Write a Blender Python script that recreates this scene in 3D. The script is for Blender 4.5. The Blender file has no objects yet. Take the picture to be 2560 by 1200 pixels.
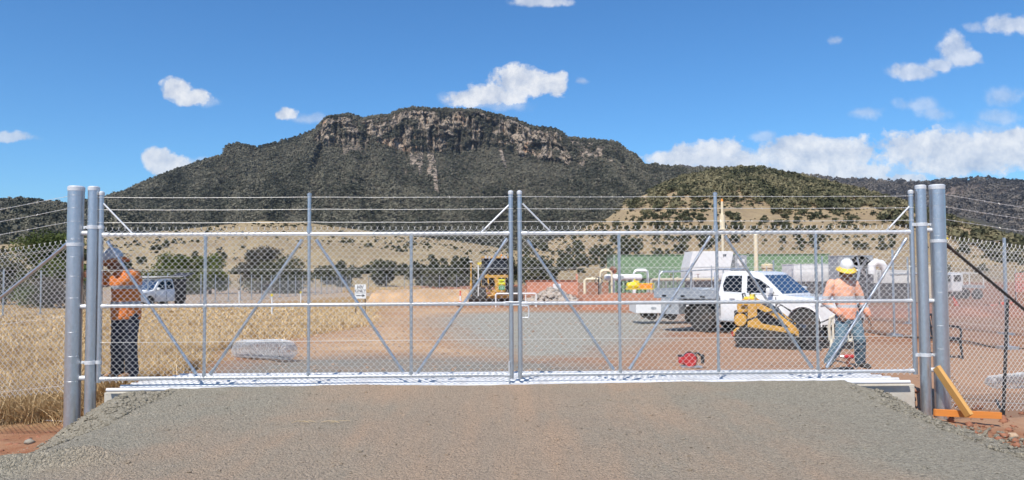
import bpy, bmesh, math, random
import numpy as np
from mathutils import Vector, Matrix, Quaternion
R = math.radians
random.seed(7)
SC = bpy.context.scene
COL = SC.collection
# ------------------------------------------------------------------ camera
F_PX = 1848.0; PITCH = R(2.33); ROLL = R(0.30)
CAM = Vector((0.0, 0.0, 1.5))
_f = Vector((0, math.cos(PITCH), math.sin(PITCH)))
_u0 = Vector((0, -math.sin(PITCH), math.cos(PITCH)))
_r0 = Vector((1, 0, 0))
_r = _r0*math.cos(ROLL) - _u0*math.sin(ROLL)
_u = _r0*math.sin(ROLL) + _u0*math.cos(ROLL)
cd = bpy.data.cameras.new("camera"); cam = bpy.data.objects.new("camera", cd); COL.objects.link(cam)
cd.sensor_fit = 'HORIZONTAL'; cd.sensor_width = 36.0; cd.lens = 36.0*F_PX/2560.0
cd.clip_start = 0.1; cd.clip_end = 20000
cam.matrix_world = Matrix(((_r.x, _u.x, -_f.x, CAM.x), (_r.y, _u.y, -_f.y, CAM.y), (_r.z, _u.z, -_f.z, CAM.z), (0, 0, 0, 1)))
SC.camera = cam
def ray(px, py):
    return _f + _r*((px-1280.0)/F_PX) + _u*((600.0-py)/F_PX)
def at(px, py, Y):
    d = ray(px, py); return CAM + d*(Y/d.y)
def azi(px): d = ray(px, 675); return math.atan2(d.x, d.y)
# ------------------------------------------------------------------ sun, sky, exposure
SUN_EL = 53.0; SUN_AZ = 25.0     # behind the camera, to its left
sd = bpy.data.lights.new("sun", 'SUN'); so = bpy.data.objects.new("sun", sd); COL.objects.link(so)
sd.energy = 4.8; sd.angle = R(0.5); sd.color = (1.0, 0.93, 0.82)
_sv = Vector((-math.sin(R(SUN_AZ))*math.cos(R(SUN_EL)), -math.cos(R(SUN_AZ))*math.cos(R(SUN_EL)), math.sin(R(SUN_EL))))
so.rotation_euler = _sv.to_track_quat('Z', 'Y').to_euler()
SC.view_settings.view_transform = 'Standard'; SC.view_settings.look = 'None'
SC.view_settings.exposure = 0.20; SC.view_settings.gamma = 1.0; SC.view_settings.use_curve_mapping = False
SC.cycles.max_bounces = 5; SC.cycles.diffuse_bounces = 3; SC.cycles.glossy_bounces = 3
SC.cycles.transparent_max_bounces = 8
W = bpy.data.worlds.new("World"); SC.world = W; W.use_nodes = True
W.cycles.sampling_method = 'MANUAL'; W.cycles.sample_map_resolution = 512
# ---- node helper
class NT:
    def __init__(s, tree): s.t = tree; s.n = tree.nodes; s.l = tree.links
    def new(s, kind, **kw):
        n = s.n.new(kind)
        for k, v in kw.items():
            if k == 'inp':
                for a, b in v.items():
                    i = n.inputs[a]
                    if hasattr(b, 'is_linked') or isinstance(b, bpy.types.NodeSocket): s.l.new(b, i)
                    else: i.default_value = b
            else: setattr(n, k, v)
        return n
    def m(s, op, a, b=None, c=None, clamp=False):
        n = s.n.new('ShaderNodeMath'); n.operation = op; n.use_clamp = clamp
        for i, v in enumerate((a, b, c)):
            if v is None: continue
            if isinstance(v, bpy.types.NodeSocket): s.l.new(v, n.inputs[i])
            else: n.inputs[i].default_value = v
        return n.outputs[0]
    def vm(s, op, a, b=None, c=None, out=0):
        n = s.n.new('ShaderNodeVectorMath'); n.operation = op
        for i, v in enumerate((a, b, c)):
            if v is None: continue
            if isinstance(v, bpy.types.NodeSocket): s.l.new(v, n.inputs[i])
            else: n.inputs[i].default_value = v
        return n.outputs[out]
    def ramp(s, fac, pts, interp='LINEAR'):
        n = s.n.new('ShaderNodeValToRGB'); cr = n.color_ramp; cr.interpolation = interp
        while len(cr.elements) < len(pts): cr.elements.new(0.5)
        for e, (p, c) in zip(cr.elements, pts):
            e.position = p; e.color = (c, c, c, 1) if not hasattr(c, '__len__') else (*c[:3], 1)
        s.l.new(fac, n.inputs[0]); return n.outputs[0]
    def noise(s, vec, scale, detail=4, rough=0.55, dist=0.0, out=0, dim='3D'):
        n = s.n.new('ShaderNodeTexNoise'); n.noise_dimensions = dim
        n.inputs['Scale'].default_value = scale; n.inputs['Detail'].default_value = detail
        n.inputs['Roughness'].default_value = rough; n.inputs['Distortion'].default_value = dist
        if vec is not None: s.l.new(vec, n.inputs['Vector'])
        return n.outputs[out]
    def mix(s, fac, a, b, kind='MIX'):
        n = s.n.new('ShaderNodeMix'); n.data_type = 'RGBA'; n.blend_type = kind
        for i, v in ((0, fac), (6, a), (7, b)):
            if isinstance(v, bpy.types.NodeSocket): s.l.new(v, n.inputs[i])
            elif i == 0: n.inputs[0].default_value = v
            else: n.inputs[i].default_value = (*v[:3], 1)
        return n.outputs[2]
def build_world():
    t = NT(W.node_tree); t.n.clear()
    out = t.new('ShaderNodeOutputWorld'); bg = t.new('ShaderNodeBackground')
    sky = t.new('ShaderNodeTexSky'); sky.sky_type = 'NISHITA'; sky.sun_disc = False
    sky.sun_elevation = R(SUN_EL); sky.sun_rotation = R(180.0+SUN_AZ)
    sky.air_density = 1.0; sky.dust_density = 0.35; sky.ozone_density = 3.0; sky.altitude = 600
    tc = t.new('ShaderNodeTexCoord').outputs['Generated']
    sx = t.new('ShaderNodeSeparateXYZ', inp={0: tc})
    x, y, z = sx.outputs
    ys = t.m('MAXIMUM', y, 0.02)
    u = t.m('DIVIDE', x, ys); v = t.m('DIVIDE', z, ys)
    uv0 = t.new('ShaderNodeCombineXYZ', inp={0: u, 1: v}).outputs[0]
    nz = t.noise(uv0, 22, 4, 0.6, out=1)
    nz2 = t.vm('SUBTRACT', nz, (0.5, 0.5, 0.5))
    uv = t.vm('MULTIPLY_ADD', nz2, (0.030, 0.022, 0), uv0)
    strong = [(445,222,36,24),(478,240,48,20),(398,400,42,27),(430,407,60,18),(716,287,26,13),        (1290,203,66,36),(1345,215,68,27),(1175,243,62,20),(1235,238,80,26),(1392,212,27,28),        (2250,448,60,17),
        (1700,398,85,24),(1785,392,95,38),(1840,408,60,30),(2040,388,165,44),(1985,372,75,30),(2110,385,90,40),
        (2050,425,180,25),(2340,372,150,46),(2400,405,150,35),(2500,375,120,48),(2530,350,70,26)]
    medium = [(2385,128,38,40),(2415,150,40,18),(2285,182,70,22),(2345,165,40,20),(2530,62,75,24),(20,346,75,13),(1350,2,75,14)]
    faint = [(480,402,70,12),(500,252,55,12),(780,298,55,12),(1250,262,90,16),(1130,246,40,14),(2300,262,60,18),(2335,282,50,20),
        (2510,240,50,26),(2505,290,60,24),(2165,285,50,12),(1908,342,36,15),(2200,425,380,30),(1760,425,140,20),(1455,200,20,6),(2440,68,30,14),(2090,105,14,10),(2450,330,140,30)]
    def group(lst):
        acc = None; sh = None
        for (cx, cy, rx, ry) in lst:
            d = ray(cx, cy); u0 = d.x/d.y; v0 = d.z/d.y
            q = t.vm('MULTIPLY', t.vm('SUBTRACT', uv, (u0, v0, 0)), (F_PX/(rx*1.15+3), F_PX/(ry*1.18+3), 0))
            L = t.vm('LENGTH', q, out=1)
            dens = t.m('SUBTRACT', 1.0, L)
            acc = dens if acc is None else t.m('SMOOTH_MAX', acc, dens, 0.15)
        return acc
    g1 = group(strong); g2 = group(faint); g3 = group(medium)
    fb = t.noise(uv0, 34, 7, 0.62, 0.2)
    fb2 = t.noise(uv0, 12, 5, 0.6); fb3 = t.noise(uv0, 110, 5, 0.65)
    d1 = t.m('ADD', g1, t.m('MULTIPLY', t.m('SUBTRACT', fb, 0.5), 1.15))
    d1 = t.m('ADD', d1, t.m('MULTIPLY', t.m('SUBTRACT', fb3, 0.5), 0.45))
    a1 = t.ramp(d1, [(0.0, 0), (0.12, 0.40), (0.30, 0.93), (0.6, 1.0)], 'EASE')
    d2 = t.m('ADD', g2, t.m('MULTIPLY', t.m('SUBTRACT', fb, 0.5), 1.3))
    a2 = t.m('MULTIPLY', t.ramp(d2, [(0.0, 0), (0.8, 1)], 'EASE'), 0.42)
    d3 = t.m('ADD', g3, t.m('MULTIPLY', t.m('SUBTRACT', fb, 0.5), 1.15))
    a2 = t.m('MAXIMUM', a2, t.m('MULTIPLY', t.ramp(d3, [(0.0, 0), (0.5, 1)], 'EASE'), 0.74))
    # thickness-driven shading: tops lit by the sun, thick undersides greyer
    off = t.vm('ADD', uv0, (-0.010, 0.016, 0))
    fbo = t.noise(off, 34, 7, 0.62, 0.2)
    rel = t.m('MULTIPLY_ADD', t.m('SUBTRACT', fb, fbo), 2.2, 0.55, clamp=True)
    thick = t.ramp(d1, [(0.15, 0.25), (0.9, 1.0)])
    lit = t.m('MULTIPLY_ADD', rel, 0.75, t.m('MULTIPLY_ADD', fb2, 0.55, -0.02), clamp=True)
    ccol = t.mix(lit, (0.42, 0.51, 0.68), (1.0, 1.0, 1.0))
    alpha = t.m('MAXIMUM', a1, a2, clamp=True)
    front = t.ramp(y, [(0.05, 0), (0.15, 1)])
    hz = t.ramp(v, [(0.04, 0.80), (0.30, 0.93)])
    alpha = t.m('MULTIPLY', t.m('MULTIPLY', alpha, front), hz)
    # sky strength (0.12) plus a slight saturation shift of the sky itself
    hs = t.new('ShaderNodeHueSaturation', inp={'Saturation': 1.12, 'Value': 1.0, 'Color': sky.outputs[0]})
    skyc = t.mix(1.0, hs.outputs[0], SKYMUL, 'MULTIPLY')
    STR = 0.12
    ccs = t.mix(1.0, ccol, (0.86/STR, 0.86/STR, 0.86/STR), 'MULTIPLY')
    fin = t.mix(alpha, skyc, ccs)
    t.l.new(fin, bg.inputs[0]); bg.inputs[1].default_value = STR
    t.l.new(bg.outputs[0], out.inputs[0])
SKYMUL = (0.58, 0.91, 1.12)
build_world()
# ------------------------------------------------------------------ object helpers
def link(o, parent=None):
    COL.objects.link(o)
    if parent is not None: o.parent = parent
    return o
def tag(o, label=None, cat=None, group=None, kind=None):
    if label: o['label'] = label
    if cat: o['category'] = cat
    if group: o['group'] = group
    if kind: o['kind'] = kind
    return o
def thing(name, label, cat, loc=(0, 0, 0), rz=0.0, group=None):
    o = bpy.data.objects.new(name, None); o.empty_display_size = 0.2; link(o)
    o.location = loc; o.rotation_euler = (0, 0, rz)
    return tag(o, label, cat, group)
def dup(root, loc, rz=None, label=None, sc=None):
    r = root.copy(); COL.objects.link(r); r.location = loc
    if rz is not None: r.rotation_euler = (0, 0, rz)
    if sc is not None: r.scale = sc
    if label: r['label'] = label
    for ch in list(root.children):
        c = ch.copy(); COL.objects.link(c); c.parent = r
        for g in ch.children:
            d = g.copy(); COL.objects.link(d); d.parent = c
    return r
def npmesh(name, V, Fs, mat, parent=None, smooth=False, attrs=None):
    """V (n,3); Fs list of (m,k) int arrays"""
    me = bpy.data.meshes.new(name)
    Fs = [np.asarray(f, dtype=np.int32) for f in (Fs if isinstance(Fs, list) else [Fs]) if len(f)]
    nl = sum(f.size for f in Fs); nf = sum(len(f) for f in Fs)
    me.vertices.add(len(V)); me.vertices.foreach_set('co', np.asarray(V, dtype=np.float32).ravel())
    me.loops.add(nl); me.loops.foreach_set('vertex_index', np.concatenate([f.ravel() for f in Fs]))
    me.polygons.add(nf)
    starts = []; s = 0
    for f in Fs:
        k = f.shape[1]; starts.append(s + np.arange(len(f))*k); s += f.size
    me.polygons.foreach_set('loop_start', np.concatenate(starts).astype(np.int32))
    me.update(calc_edges=True); me.validate()
    if smooth: me.polygons.foreach_set('use_smooth', np.ones(len(me.polygons), dtype=bool))
    if attrs:
        for k, a in attrs.items():
            at_ = me.attributes.new(k, 'FLOAT', 'POINT'); at_.data.foreach_set('value', np.asarray(a, dtype=np.float32))
    me.materials.append(mat)
    o = bpy.data.objects.new(name, me); link(o, parent); return o
def frame_for(d):
    d = Vector(d).normalized()
    a = Vector((0, 0, 1)) if abs(d.z) < 0.9 else Vector((1, 0, 0))
    x = d.cross(a).normalized(); y = x.cross(d).normalized()
    return x, y, d
class MB:
    def __init__(s): s.v = []; s.f = []
    def _add(s, vs, fs):
        b = len(s.v); s.v += [tuple(q) for q in vs]; s.f += [tuple(i+b for i in f) for f in fs]; return s
    def box(s, c, size, rz=0.0, rot=None, bev=0.0):
        M = rot if rot is not None else Matrix.Rotation(rz, 3, 'Z')
        c = Vector(c); hx, hy, hz = size[0]/2, size[1]/2, size[2]/2
        if bev <= 0:
            vs = [c + M @ Vector((i*hx, j*hy, k*hz)) for i in (-1, 1) for j in (-1, 1) for k in (-1, 1)]
            return s._add(vs, [(0,1,3,2),(4,6,7,5),(0,4,5,1),(2,3,7,6),(0,2,6,4),(1,5,7,3)])
        bev = min(bev, hx*.9, hy*.9, hz*.9); bm = bmesh.new(); bmesh.ops.create_cube(bm, size=1)
        bmesh.ops.scale(bm, vec=(size[0], size[1], size[2]), verts=bm.verts)
        bmesh.ops.bevel(bm, geom=list(bm.edges), offset=bev, segments=2, affect='EDGES', profile=0.6)
        bm.verts.index_update()
        s._add([c + M @ v.co for v in bm.verts], [tuple(v.index for v in f.verts) for f in bm.faces]); bm.free(); return s
    def cyl(s, p0, p1, r0, r1=None, n=12, cap=True):
        if r1 is None: r1 = r0
        p0 = Vector(p0); p1 = Vector(p1); x, y, d = frame_for(p1-p0)
        vs = []
        for p, r in ((p0, r0), (p1, r1)):
            for i in range(n):
                a = 2*math.pi*i/n; vs.append(p + x*(r*math.cos(a)) + y*(r*math.sin(a)))
        fs = [(i, (i+1) % n, n+(i+1) % n, n+i) for i in range(n)]
        if cap: fs += [tuple(range(n-1, -1, -1)), tuple(range(n, 2*n))]
        return s._add(vs, fs)
    def tube(s, path, r, n=8, closed=False):
        P = [Vector(p) for p in path]; m = len(P); rr = r if hasattr(r, '__len__') else [r]*m
        vs = []; px = None
        for i in range(m):
            if closed: d = (P[(i+1) % m]-P[i-1])
            else: d = (P[min(i+1, m-1)]-P[max(i-1, 0)])
            d.normalize()
            if px is None: x, y, _ = frame_for(d)
            else:
                x = (px - d*px.dot(d)); x = x.normalized() if x.length > 1e-6 else frame_for(d)[0]; y = x.cross(d).normalized()
            px = x
            for k in range(n):
                a = 2*math.pi*k/n; vs.append(P[i] + x*(rr[i]*math.cos(a)) + y*(rr[i]*math.sin(a)))
        fs = []
        for i in range(m if closed else m-1):
            j = (i+1) % m
            for k in range(n):
                fs.append((i*n+k, i*n+(k+1) % n, j*n+(k+1) % n, j*n+k))
        if not closed: fs += [tuple(range(n-1, -1, -1)), tuple((m-1)*n+k for k in range(n))]
        return s._add(vs, fs)
    def lathe(s, prof, c=(0, 0, 0), axis=(0, 0, 1), n=24):
        """prof: list of (radius, height)"""
        x, y, d = frame_for(axis); c = Vector(c); vs = []
        for (r, h) in prof:
            for k in range(n):
                a = 2*math.pi*k/n; vs.append(c + d*h + x*(r*math.cos(a)) + y*(r*math.sin(a)))
        fs = [(i*n+k, i*n+(k+1) % n, (i+1)*n+(k+1) % n, (i+1)*n+k) for i in range(len(prof)-1) for k in range(n)]
        fs += [tuple(range(n-1, -1, -1)), tuple((len(prof)-1)*n+k for k in range(n))]
        return s._add(vs, fs)
    def prism(s, poly, a, b, M=None):
        """poly in local (x,z), extruded along local y from a to b"""
        n = len(poly); M = M or Matrix.Identity(4)
        vs = [M @ Vector((p[0], a, p[1])) for p in poly] + [M @ Vector((p[0], b, p[1])) for p in poly]
        fs = [tuple(range(n)), tuple(range(2*n-1, n-1, -1))] + [(i, n+i, n+(i+1) % n, (i+1) % n) for i in range(n)]
        return s._add(vs, fs)
    def quadstrip(s, A, B):
        n = len(A); return s._add(list(A)+list(B), [(i, i+1, n+i+1, n+i) for i in range(n-1)])
    def sphere(s, c, r, seg=12, rings=8):
        rx, ry, rz = (r, r, r) if not hasattr(r, '__len__') else r
        vs = []; fs = []
        for i in range(rings+1):
            th = math.pi*i/rings
            for k in range(seg):
                a = 2*math.pi*k/seg
                vs.append(Vector(c)+Vector((rx*math.sin(th)*math.cos(a), ry*math.sin(th)*math.sin(a), rz*math.cos(th))))
        for i in range(rings):
            for k in range(seg): fs.append((i*seg+k, (i+1)*seg+k, (i+1)*seg+(k+1) % seg, i*seg+(k+1) % seg))
        return s._add(vs, fs)
    def build(s, name, mat, parent=None, smooth=False, bevel=0.0, seg=2, loc=None):
        me = bpy.data.meshes.new(name); me.from_pydata(s.v, [], s.f)
        bm = bmesh.new(); bm.from_mesh(me); bmesh.ops.remove_doubles(bm, verts=bm.verts, dist=1e-5)
        bmesh.ops.recalc_face_normals(bm, faces=bm.faces)
        if bevel > 0:
            es = [e for e in bm.edges if len(e.link_faces) == 2 and e.calc_face_angle(0) > R(30)]
            try: bmesh.ops.bevel(bm, geom=es, offset=bevel, segments=seg, affect='EDGES', profile=0.6, clamp_overlap=True)
            except Exception: pass
        bm.to_mesh(me); bm.free()
        me.materials.append(mat)
        if smooth:
            me.polygons.foreach_set('use_smooth', np.ones(len(me.polygons), dtype=bool))
            try: me.set_sharp_from_angle(angle=R(38))
            except Exception: pass
        o = bpy.data.objects.new(name, me); link(o, parent)
        if loc is not None: o.location = loc
        return o
# ------------------------------------------------------------------ numpy noise
_rng = np.random.default_rng(5)
_LAT = _rng.random((256, 256)).astype(np.float32)
def vnoise(x, y, seed=0):
    x = np.asarray(x, dtype=np.float64)+seed*17.31; y = np.asarray(y, dtype=np.float64)+seed*9.77
    xi = np.floor(x).astype(np.int64); yi = np.floor(y).astype(np.int64); fx = x-xi; fy = y-yi
    fx = fx*fx*fx*(fx*(fx*6-15)+10); fy = fy*fy*fy*(fy*(fy*6-15)+10)
    a = _LAT[xi & 255, yi & 255]; b = _LAT[(xi+1) & 255, yi & 255]; c = _LAT[xi & 255, (yi+1) & 255]; d = _LAT[(xi+1) & 255, (yi+1) & 255]
    return (a*(1-fx)+b*fx)*(1-fy)+(c*(1-fx)+d*fx)*fy
def fbm(x, y, oct=4, seed=0, gain=0.5):
    s = 0; a = 1; t = 0
    for i in range(oct):
        s = s + a*vnoise(x*2**i, y*2**i, seed+i*3); t += a; a *= gain
    return s/t
def sstep(a, b, x):
    t = np.clip((np.asarray(x, dtype=np.float64)-a)/(b-a), 0, 1); return t*t*(3-2*t)
# ------------------------------------------------------------------ materials
def mat_base(name):
    m = bpy.data.materials.new(name); m.use_nodes = True; t = NT(m.node_tree); t.n.clear()
    out = t.new('ShaderNodeOutputMaterial'); b = t.new('ShaderNodeBsdfPrincipled')
    t.l.new(b.outputs[0], out.inputs[0]); return m, t, b
def simple(name, col, rough=0.6, metal=0.0, var=0.15, scale=6.0, bump=0.0, bscale=40.0, spec=0.5, dirt=None, dirt_amt=0.4, coat=0.0):
    m, t, b = mat_base(name)
    tc = t.new('ShaderNodeTexCoord').outputs['Object']
    n = t.noise(tc, scale, 5, 0.6)
    lo = [c*(1-var) for c in col]; hi = [min(1, c*(1+var)) for c in col]
    c = t.mix(t.ramp(n, [(0.3, 0), (0.7, 1)]), lo, hi)
    if dirt:
        n2 = t.noise(tc, scale*0.45, 6, 0.7)
        c = t.mix(t.m('MULTIPLY', t.ramp(n2, [(0.48, 0), (0.72, 1)]), dirt_amt), c, dirt)
    t.l.new(c, b.inputs['Base Color'])
    b.inputs['Roughness'].default_value = rough; b.inputs['Metallic'].default_value = metal
    b.inputs['Specular IOR Level'].default_value = spec
    if coat: b.inputs['Coat Weight'].default_value = coat; b.inputs['Coat Roughness'].default_value = 0.08
    if bump:
        bn = t.new('ShaderNodeBump', inp={'Strength': 1.0, 'Distance': bump, 'Height': t.noise(tc, bscale, 4, 0.6)})
        t.l.new(bn.outputs[0], b.inputs['Normal'])
    return m
def glass_mat(name, col=(0.02, 0.025, 0.03), rough=0.06):
    m, t, b = mat_base(name); b.inputs['Base Color'].default_value = (*col, 1)
    b.inputs['Roughness'].default_value = rough; b.inputs['Specular IOR Level'].default_value = 0.8
    return m
def galv_mat(name, col=(0.60, 0.64, 0.68), metal=0.88, rough=0.36, spangle=55.0):
    m, t, b = mat_base(name)
    tc = t.new('ShaderNodeTexCoord').outputs['Object']
    v = t.new('ShaderNodeTexVoronoi', inp={'Scale': spangle, 'Vector': t.vm('MULTIPLY', tc, (1, 1, 0.6))})
    big = t.noise(t.vm('MULTIPLY', tc, (3, 3, 0.8)), 4, 5, 0.6)
    c = t.mix(t.m('MULTIPLY', v.outputs['Color'], 0.5), [q*0.86 for q in col], [min(1, q*1.10) for q in col])
    c = t.mix(t.m('MULTIPLY', t.ramp(big, [(0.45, 0), (0.75, 1)]), 0.35), c, [q*0.72 for q in col])
    t.l.new(c, b.inputs['Base Color']); b.inputs['Metallic'].default_value = metal
    r = t.m('MULTIPLY_ADD', v.outputs['Color'], 0.12, rough-0.05); t.l.new(r, b.inputs['Roughness'])
    return m
M = {}
M['galv'] = galv_mat('galvanised_steel')
M['galv_rail'] = galv_mat('galvanised_rail', (0.74, 0.76, 0.78), 0.30, 0.42)
M['wire'] = simple('mesh_wire', (0.78, 0.77, 0.74), 0.38, 0.35, 0.12, 30)
M['wire_far'] = simple('far_wire', (0.60, 0.60, 0.60), 0.5, 0.3, 0.1, 30)
M['white'] = simple('white_paint', (0.80, 0.80, 0.79), 0.35, 0, 0.04, 3, dirt=(0.62, 0.52, 0.42), dirt_amt=0.12)
M['white_steel'] = simple('white_steel', (0.66, 0.67, 0.69), 0.45, 0, 0.05, 8, dirt=(0.30, 0.27, 0.24), dirt_amt=0.5)
M['carwhite'] = simple('white_car_paint', (0.80, 0.81, 0.82), 0.25, 0, 0.02, 2, dirt=(0.62, 0.5, 0.4), dirt_amt=0.18, coat=0.6)
M['cream'] = simple('cream_paint', (0.76, 0.66, 0.46), 0.45, 0, 0.06, 4)
M['yellow'] = simple('machine_yellow', (0.62, 0.34, 0.06), 0.42, 0, 0.10, 5, dirt=(0.28, 0.17, 0.10), dirt_amt=0.55)
M['brightyellow'] = simple('bright_yellow', (0.80, 0.62, 0.03), 0.45, 0, 0.05, 5)
M['limeyellow'] = simple('plate_yellow', (0.78, 0.80, 0.02), 0.4, 0, 0.03, 5)
M['orange'] = simple('orange_paint', (0.80, 0.27, 0.03), 0.5, 0, 0.08, 5)
M['red'] = simple('red_plastic', (0.46, 0.035, 0.035), 0.4, 0, 0.08, 8)
M['salmon'] = simple('faded_orange_steel', (0.62, 0.27, 0.17), 0.6, 0, 0.12, 3, dirt=(0.42, 0.18, 0.1), dirt_amt=0.6)
M['green'] = simple('green_panel', (0.20, 0.32, 0.18), 0.55, 0, 0.08, 1.5, dirt=(0.16, 0.2, 0.14), dirt_amt=0.4)
M['plategreen'] = simple('plate_green', (0.05, 0.30, 0.10), 0.45)
M['black'] = simple('black_plastic', (0.022, 0.022, 0.024), 0.5, 0, 0.2, 8)
M['darksteel'] = simple('dark_steel', (0.05, 0.05, 0.052), 0.5, 0.4, 0.3, 10, dirt=(0.2, 0.12, 0.08), dirt_amt=0.4)
M['rubber'] = simple('tyre_rubber', (0.045, 0.043, 0.041), 0.85, 0, 0.25, 10, 0.004, 60, dirt=(0.17, 0.11, 0.07), dirt_amt=0.5)
M['alu'] = simple('aluminium', (0.52, 0.54, 0.57), 0.38, 0.6, 0.08, 5)
M['greypaint'] = simple('grey_paint', (0.36, 0.38, 0.40), 0.5, 0.1, 0.08, 5)
M['glass'] = simple('dark_glass', (0.012, 0.014, 0.018), 0.12, 0, 0.1, 4, spec=0.35)
M['cabglass'] = simple('cab_glass', (0.012, 0.013, 0.015), 0.35, 0, 0.1, 4)
M['glassblue'] = glass_mat('windscreen_glass', (0.035, 0.07, 0.14), 0.05)
M['lamp'] = glass_mat('lamp_lens', (0.55, 0.56, 0.58), 0.1)
M['concrete'] = simple('concrete', (0.50, 0.47, 0.41), 0.85, 0, 0.12, 6, 0.004, 60, dirt=(0.35, 0.25, 0.18), dirt_amt=0.4)
M['rust'] = simple('rust', (0.25, 0.09, 0.05), 0.8, 0, 0.25, 8)
def wood_mat(name, col):
    m, t, b = mat_base(name); tc = t.new('ShaderNodeTexCoord').outputs['Object']
    g = t.noise(t.vm('MULTIPLY', tc, (3.0, 40.0, 40.0)), 1.0, 5, 0.6)
    t.l.new(t.mix(g, [c*0.75 for c in col], [min(1, c*1.15) for c in col]), b.inputs['Base Color'])
    b.inputs['Roughness'].default_value = 0.6; return m
M['timber'] = wood_mat('treated_timber', (0.60, 0.33, 0.10))
M['timber_orange'] = wood_mat('orange_painted_board', (0.70, 0.25, 0.05))
# ------------------------------------------------------------------ ground
GATE_A = at(251, 681, 9.62); GATE_B = at(2284, 671, 9.98)
def h_ground(x, y):
    x = np.asarray(x, dtype=np.float64); y = np.asarray(y, dtype=np.float64)
    yy = np.maximum(y, 0)
    prof = np.interp(yy, [0, 10.7, 12, 20, 50, 100, 200], [-0.0, -0.03, -0.11, -0.36, -0.88, -1.48, -1.6])
    side = np.where(x < 0, -0.62, -0.47)
    # the low ground in front and beside the grid
    infront = 1-sstep(10.45, 10.8, y)
    w_side = sstep(5.2, 6.6, np.abs(x))*(1-sstep(10.0, 16.0, y))
    side = side-0.09*np.clip(np.abs(x)-5.6, 0, 4)*(1-sstep(10.0, 20.0, y))
    z = prof*(1-w_side) + side*w_side
    z = z*(1-infront) + side*infront
    return z
def h_detail(x, y):
    r = np.hypot(x, y); k = np.clip(1-r/160.0, 0, 1)
    return (fbm(x*0.25, y*0.25, 3, 2)-0.5)*0.10*k + (fbm(x*1.6, y*1.6, 4, 5)-0.5)*0.09*k
def gz(x, y): return float(h_ground(x, y)+h_detail(np.array(x), np.array(y)))
def ground_pt(px, py):
    """where the sight line through a photo pixel meets the ground"""
    d = ray(px, py); Y = 9.0
    for i in range(4000):
        p = CAM + d*(Y/d.y)
        if p.z < float(h_ground(p.x, p.y)): return p
        Y *= 1.004
        if Y > 400: break
    return p
def world_poly(pix): return np.array([[p.x, p.y] for p in (ground_pt(a, b) for a, b in pix)])
def sdf_poly(X, Y, poly):
    """signed distance, positive inside"""
    d2 = np.full(X.shape, 1e18); inside = np.zeros(X.shape, bool); n = len(poly)
    for i in range(n):
        ax, ay = poly[i]; bx, by = poly[(i+1) % n]; ex, ey = bx-ax, by-ay; wx, wy = X-ax, Y-ay
        t = np.clip((wx*ex+wy*ey)/(ex*ex+ey*ey+1e-12), 0, 1)
        d2 = np.minimum(d2, (wx-ex*t)**2+(wy-ey*t)**2)
        c = ((ay <= Y) & (by > Y)) | ((by <= Y) & (ay > Y))
        with np.errstate(divide='ignore', invalid='ignore'):
            xi = ax+(Y-ay)*ex/(ey if abs(ey) > 1e-12 else 1e-12)
        inside ^= (c & (X < xi))
    d = np.sqrt(d2); return np.where(inside, d, -d)
azs = np.concatenate([np.linspace(-180, -48, 45)[:-1], np.linspace(-48, 48, 700), np.linspace(48, 180, 45)[1:-1]])
rs = [0.3]
while rs[-1] < 9000:
    r0 = rs[-1]; rs.append(r0*(1.10 if r0 < 3 else 1.0125 if r0 < 90 else 1.03 if r0 < 300 else 1.12))
rs = np.array(rs); na, nr = len(azs), len(rs)
AZ, RR = np.meshgrid(np.radians(azs), rs, indexing='ij')
X = RR*np.sin(AZ); Y = RR*np.cos(AZ)
Z = h_ground(X, Y)+h_detail(X, Y)
lumps = np.clip(1-RR/30, 0, 1)*(np.abs(X) > 4.6)
Z = Z + lumps*0.07*(fbm(X*5, Y*5, 3, 9)-0.5)
P_grey1 = world_poly([(440, 945), (600, 905), (760, 893), (1000, 886), (1240, 893), (1400, 905), (1560, 925), (1700, 935), (1700, 960), (440, 960)])
P_grey2 = world_poly([(1075, 800), (1130, 785), (1300, 780), (1600, 782), (1720, 790), (1720, 800), (1640, 850), (1560, 868), (1500, 895), (1290, 893), (1190, 868), (1120, 835)])
P_grass = world_poly([(-700, 1040), (-700, 748), (0, 752), (330, 765), (560, 762), (720, 755), (900, 742), (1000, 737), (960, 752), (930, 775), (905, 812), (700, 852), (600, 856), (560, 880), (440, 940), (330, 985), (240, 1040)])
P_red = world_poly([(1000, 745), (1290, 755), (1700, 760), (2300, 760), (2700, 760), (2700, 705), (1000, 705)])
P_pale = world_poly([(-600, 750), (-600, 708), (700, 706), (1050, 716), (1000, 738), (900, 742), (700, 756), (300, 765), (0, 752)])
P_sand = world_poly([(690, 890), (740, 850), (905, 812), (930, 775), (1000, 765), (1300, 775), (1130, 790), (1080, 805), (1125, 838), (1195, 870), (1290, 893), (1000, 886)])
P_right = world_poly([(1450, 900), (1650, 850), (1800, 835), (2100, 850), (2300, 860), (2560, 870), (2900, 900), (2900, 1100), (2300, 1060), (1700, 940)])
pol = {'a_grey1': P_grey1, 'a_grey2': P_grey2, 'a_grass': P_grass, 'a_red': P_red, 'a_pale': P_pale, 'a_sand': P_sand, 'a_right': P_right}
near = (RR < 260) & (np.abs(AZ) < R(60)) & (Y > 5)
attrs = {}
for k, pg in pol.items():
    a = np.full(X.shape, -50.0); a[near] = np.clip(sdf_poly(X[near], Y[near], pg), -50, 50)/np.maximum(RR[near]*0.05, 0.4); attrs[k] = a.ravel()
idx = np.arange(na*nr).reshape(na, nr)
q = np.stack([idx[:-1, :-1], idx[1:, :-1], idx[1:, 1:], idx[:-1, 1:]], -1).reshape(-1, 4)
q2 = np.stack([idx[-1, :-1], idx[0, :-1], idx[0, 1:], idx[-1, 1:]], -1).reshape(-1, 4)
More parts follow.
